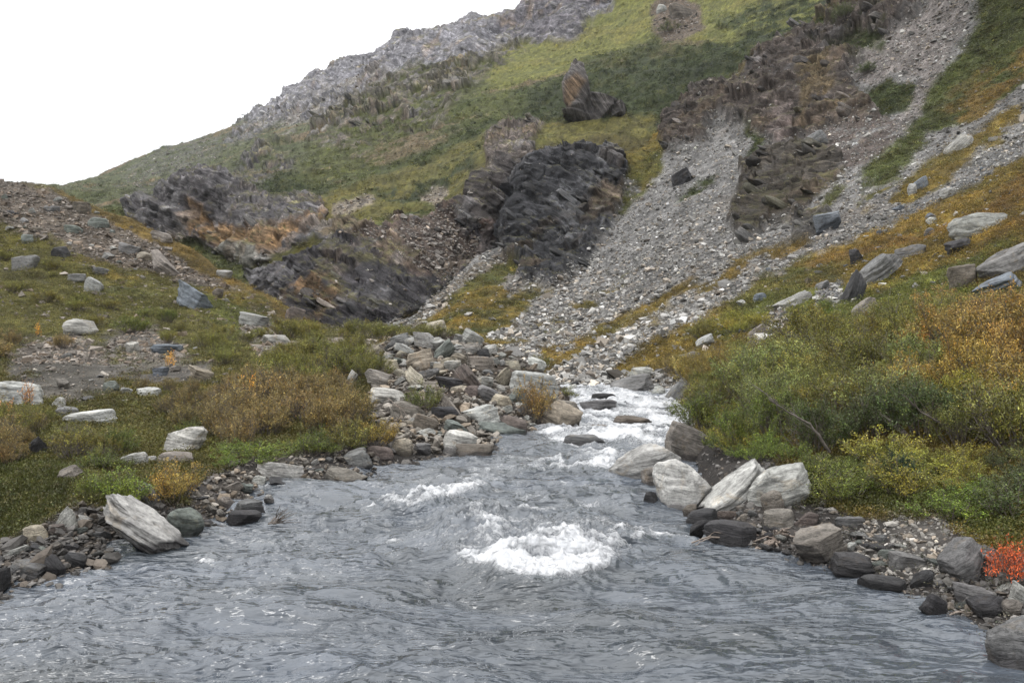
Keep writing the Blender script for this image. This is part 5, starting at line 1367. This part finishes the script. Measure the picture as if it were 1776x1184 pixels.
# ================================================================== DRIFTWOOD AND DEAD BRANCHES
def sticks(name, paths, mat, label, cat):
    """paths: list of (list of points, base radius, tip radius)"""
    VV, FF, off = [], [], 0
    r = np.random.default_rng(len(paths) + 3)
    for pts, r0, r1 in paths:
        pts = np.array(pts, float)
        t = np.linspace(0, 1, 14); tt = np.linspace(0, 1, len(pts))
        p = np.stack([np.interp(t, tt, pts[:, k]) for k in range(3)], 1) + r.normal(0, r0 * .35, (14, 3))
        d = np.gradient(p, axis=0); d /= np.linalg.norm(d, axis=1, keepdims=True)
        u = np.cross(d, [.1, .3, 1]); u /= np.linalg.norm(u, axis=1, keepdims=True); v = np.cross(d, u)
        rr = (np.linspace(r0, r1, 14) * r.uniform(.8, 1.25, 14))[:, None]
        V = np.stack([p + rr * (math.cos(a) * u + math.sin(a) * v) for a in np.arange(7) * 2 * math.pi / 7], 1).reshape(-1, 3)
        i = np.arange(13)[:, None] * 7
        F = np.concatenate([np.concatenate([i + k, i + (k + 1) % 7, i + 7 + (k + 1) % 7, i + 7 + k], 1) for k in range(7)])
        VV.append(V); FF.append(F + off); off += len(V)
    o = mesh_np(name, np.concatenate(VV), np.concatenate(FF), mat, True)
    return tag(o, label, cat)
def W3(px, py, D): return unproj(np.float64(px), np.float64(py), D)
r = random.Random(4)
D0 = lookup(1340, 950)[0][1]
pa = [([W3(1318,950,D0), W3(1338,940,D0+.1), W3(1356,930,D0+.25)], .035, .05)]
for k in range(15):
    a = r.uniform(.1, 3.1); L = r.uniform(24, 48)
    pa.append(([W3(1348,934,D0+.2), W3(1348 + math.cos(a)*L*.5 + r.uniform(-5,5), 934 - math.sin(a)*L*.4, D0+.15), W3(1348 + math.cos(a)*L, 938 - math.sin(a)*L*.55 + r.uniform(-4,10), D0 + r.uniform(-.1,.4))], .02, .007))
pa += [([W3(1310,952,D0), W3(1330,946,D0-.05), W3(1352,938,D0)], .03, .02), ([W3(1345,940,D0), W3(1352,955,D0-.1), W3(1356,964,D0-.12)], .018, .01)]
sticks('driftwood_root', pa, M_DRIFT, 'tangled grey driftwood root lying left of the angular grey boulder', 'driftwood')
D0 = lookup(1260, 938)[0][1] - .15
pa = [([W3(1200,940,D0), W3(1232,930,D0), W3(1262,934,D0), W3(1300,926,D0+.1), W3(1326,930,D0+.2)], .012, .02),
      ([W3(1240,906,D0+.3), W3(1262,916,D0+.2), W3(1290,928,D0+.1)], .008, .012), ([W3(1232,932,D0), W3(1216,938,D0-.1), W3(1206,946,D0-.1)], .01, .005),
      ([W3(1262,934,D0), W3(1270,942,D0-.1), W3(1290,944,D0-.1)], .01, .006), ([W3(1225,932,D0), W3(1240,922,D0), W3(1250,924,D0)], .008, .004)]
sticks('driftwood_branch', pa, M_DRIFT, 'long thin dead branch lying over the purplish flat rock at the right shore', 'branch')
D0 = float(lookup(480, 910)[0][1])
pa = []
for k in range(20):
    a = r.uniform(-.15, 1.5); L = r.uniform(16, 52)
    pa.append(([W3(470 + r.uniform(-6, 8),908,D0), W3(472 + math.cos(a)*L*.5, 905 - math.sin(a)*L*.3, D0+.1), W3(474 + math.cos(a)*L, 903 - math.sin(a)*L*.6, D0 + r.uniform(-.2,.3))], .012, .003))
sticks('dead_branch', pa, M_TWIG, 'dead twiggy branch caught in the shallows left of the river', 'branch')
D0 = float(lookup(1675, 1062)[0][1])
sticks('driftwood_stick', [([W3(1646,1066,D0-.1), W3(1662,1060,D0), W3(1700,1064,D0)], .008, .012), ([W3(1650,1070,D0-.1), W3(1646,1062,D0), W3(1672,1058,D0)], .006, .006)], M_DRIFT, 'short bent driftwood stick beside the dark pointed rock at lower right', 'stick')
D0 = float(lookup(1552, 560)[0][1]) - .4
sticks('bleached_stick', [([W3(1541,546,D0), W3(1550,551,D0), W3(1558,557,D0)], .035, .04), ([W3(1557,553,D0), W3(1560,560,D0), W3(1557,569,D0)], .04, .03)], M_DRIFT, 'short bleached white stick in grass left of the rust-brown shrubs', 'stick')
D0 = float(lookup(690, 720)[0][1]) - .6
pa = [([W3(672,690,D0+.6), W3(700,712,D0), W3(716,738,D0-.5)], .012, .005), ([W3(676,700,D0+.4), W3(700,708,D0), W3(730,706,D0)], .01, .004), ([W3(690,700,D0), W3(700,730,D0-.2), W3(696,750,D0-.4)], .009, .004)]
sticks('dead_branch', pa, M_DRIFT, 'thin bare grey branches draped over the striped grey boulder on the mound', 'branch')
# two dark crooked limbs reaching out of the right thicket
for (xa, ya, D1, pts, lab) in ((1440, 780, 16.5, [(1440,785),(1410,740),(1370,715),(1330,690)], 'dark crooked willow limb reaching left through the right thicket'),
                               (1650, 760, 16.0, [(1680,775),(1640,740),(1600,715),(1570,690)], 'dark crooked willow limb in the thicket near the right edge')):
    P_ = [W3(a, b_, D1) for a, b_ in pts]
    pa = [(P_, .03, .008)]
    for k in range(8):
        t = r.uniform(.2, .9) * 3; i = int(t); q = P_[i] + (P_[i + 1] - P_[i]) * (t - i)
        d = np.array([-.5 + r.uniform(-.3, .3), r.uniform(-.3, .3), r.uniform(.2, .7)]) * r.uniform(.4, .8)
        pa.append(([q, q + d * .5 + np.array([0, 0, .03]), q + d], .011, .003))
    sticks('willow_limb', pa, M_TWIG, lab, 'branch')
# ================================================================== CAMERA, LIGHT, SKY
cam = bpy.data.cameras.new('camera'); co = bpy.data.objects.new('camera', cam); COL.objects.link(co)
co.location = (0, 0, ZC); co.rotation_euler = (math.radians(90), 0, 0)
cam.sensor_width = 36; cam.lens = 36 * FPX / 1776; cam.shift_y = -(592 - HZ) / 1776
cam.clip_start = 0.2; cam.clip_end = 6000
scene.camera = co

SUN_EL, SUN_AZ = math.radians(52), math.radians(-60)
sl = bpy.data.lights.new('sun', 'SUN'); sl.energy = 1.0; sl.angle = math.radians(22); sl.color = (1, .98, .95)
so = bpy.data.objects.new('sun', sl); COL.objects.link(so)
d = Vector((math.sin(SUN_AZ) * math.cos(SUN_EL), -0.15, math.sin(SUN_EL)))
so.rotation_euler = d.to_track_quat('Z', 'Y').to_euler(); so.location = (0, 0, 400)

# thin blue air between here and the ridge
def haze():
    x0, x1, y0, y1, z0, z1 = -1600, 1600, -1600, 2600, -4.5, 620
    V = np.array([[x, y, z] for x in (x0, x1) for y in (y0, y1) for z in (z0, z1)], float)
    F = np.array([[0,1,3,2],[4,6,7,5],[0,4,5,1],[2,3,7,6],[0,2,6,4],[1,5,7,3]])
    m, nt = new_mat('haze'); bb = NB(nt)
    pv = bb.n('ShaderNodeVolumePrincipled', Density=0.00005, Anisotropy=0.2); pv.inputs['Color'].default_value = (.82, .9, 1, 1)
    o_ = bb.n('ShaderNodeOutputMaterial'); bb.l(pv.outputs[0], o_.inputs['Volume'])
    tag(mesh_np('haze', V, F, m, False), kind='stuff')
haze()
w = bpy.data.worlds.new('World'); scene.world = w; w.use_nodes = True
nt = w.node_tree; nt.nodes.clear(); b = NB(nt)
sky = b.n('ShaderNodeTexSky', sky_type='NISHITA', sun_disc=False)
sky.sun_elevation = SUN_EL; sky.sun_rotation = SUN_AZ; sky.air_density = 1.5; sky.dust_density = 4
tc = b.n('ShaderNodeTexCoord').outputs['Generated']
cl = b.noise(tc, 2.2, 6, 0.6)
mul = b.n('ShaderNodeVectorMath', operation='SCALE'); b.l(sky.outputs[0], mul.inputs[0]); mul.inputs['Scale'].default_value = 0.09
sp = b.n('ShaderNodeSeparateXYZ'); b.l(tc, sp.inputs[0])
up = b.ramp(sp.outputs[2], [(0.0, (0.9, 0.905, 0.92)), (0.45, (1.12, 1.12, 1.13)), (1.0, (2.5, 2.5, 2.5))])
cloud = b.mix(1.0, up, b.ramp(cl, [(0.3, 1.0), (0.7, 1.12)]), 'MULTIPLY')
# cloud layer over the whole dome; the clear sky only thins through it
c = b.mix(0.9, mul.outputs[0], cloud)
bg = b.n('ShaderNodeBackground', Strength=1.0); b.l(c, bg.inputs[0])
wo = b.n('ShaderNodeOutputWorld'); b.l(bg.outputs[0], wo.inputs[0])

scene.view_settings.view_transform = 'Standard'; scene.view_settings.look = 'None'
scene.view_settings.exposure = 0.3; scene.view_settings.gamma = 1.0
scene.cycles.use_denoising = True
scene.cycles.max_bounces = 6; scene.cycles.diffuse_bounces = 2; scene.cycles.transmission_bounces = 3; scene.cycles.glossy_bounces = 3
scene.cycles.volume_bounces = 1
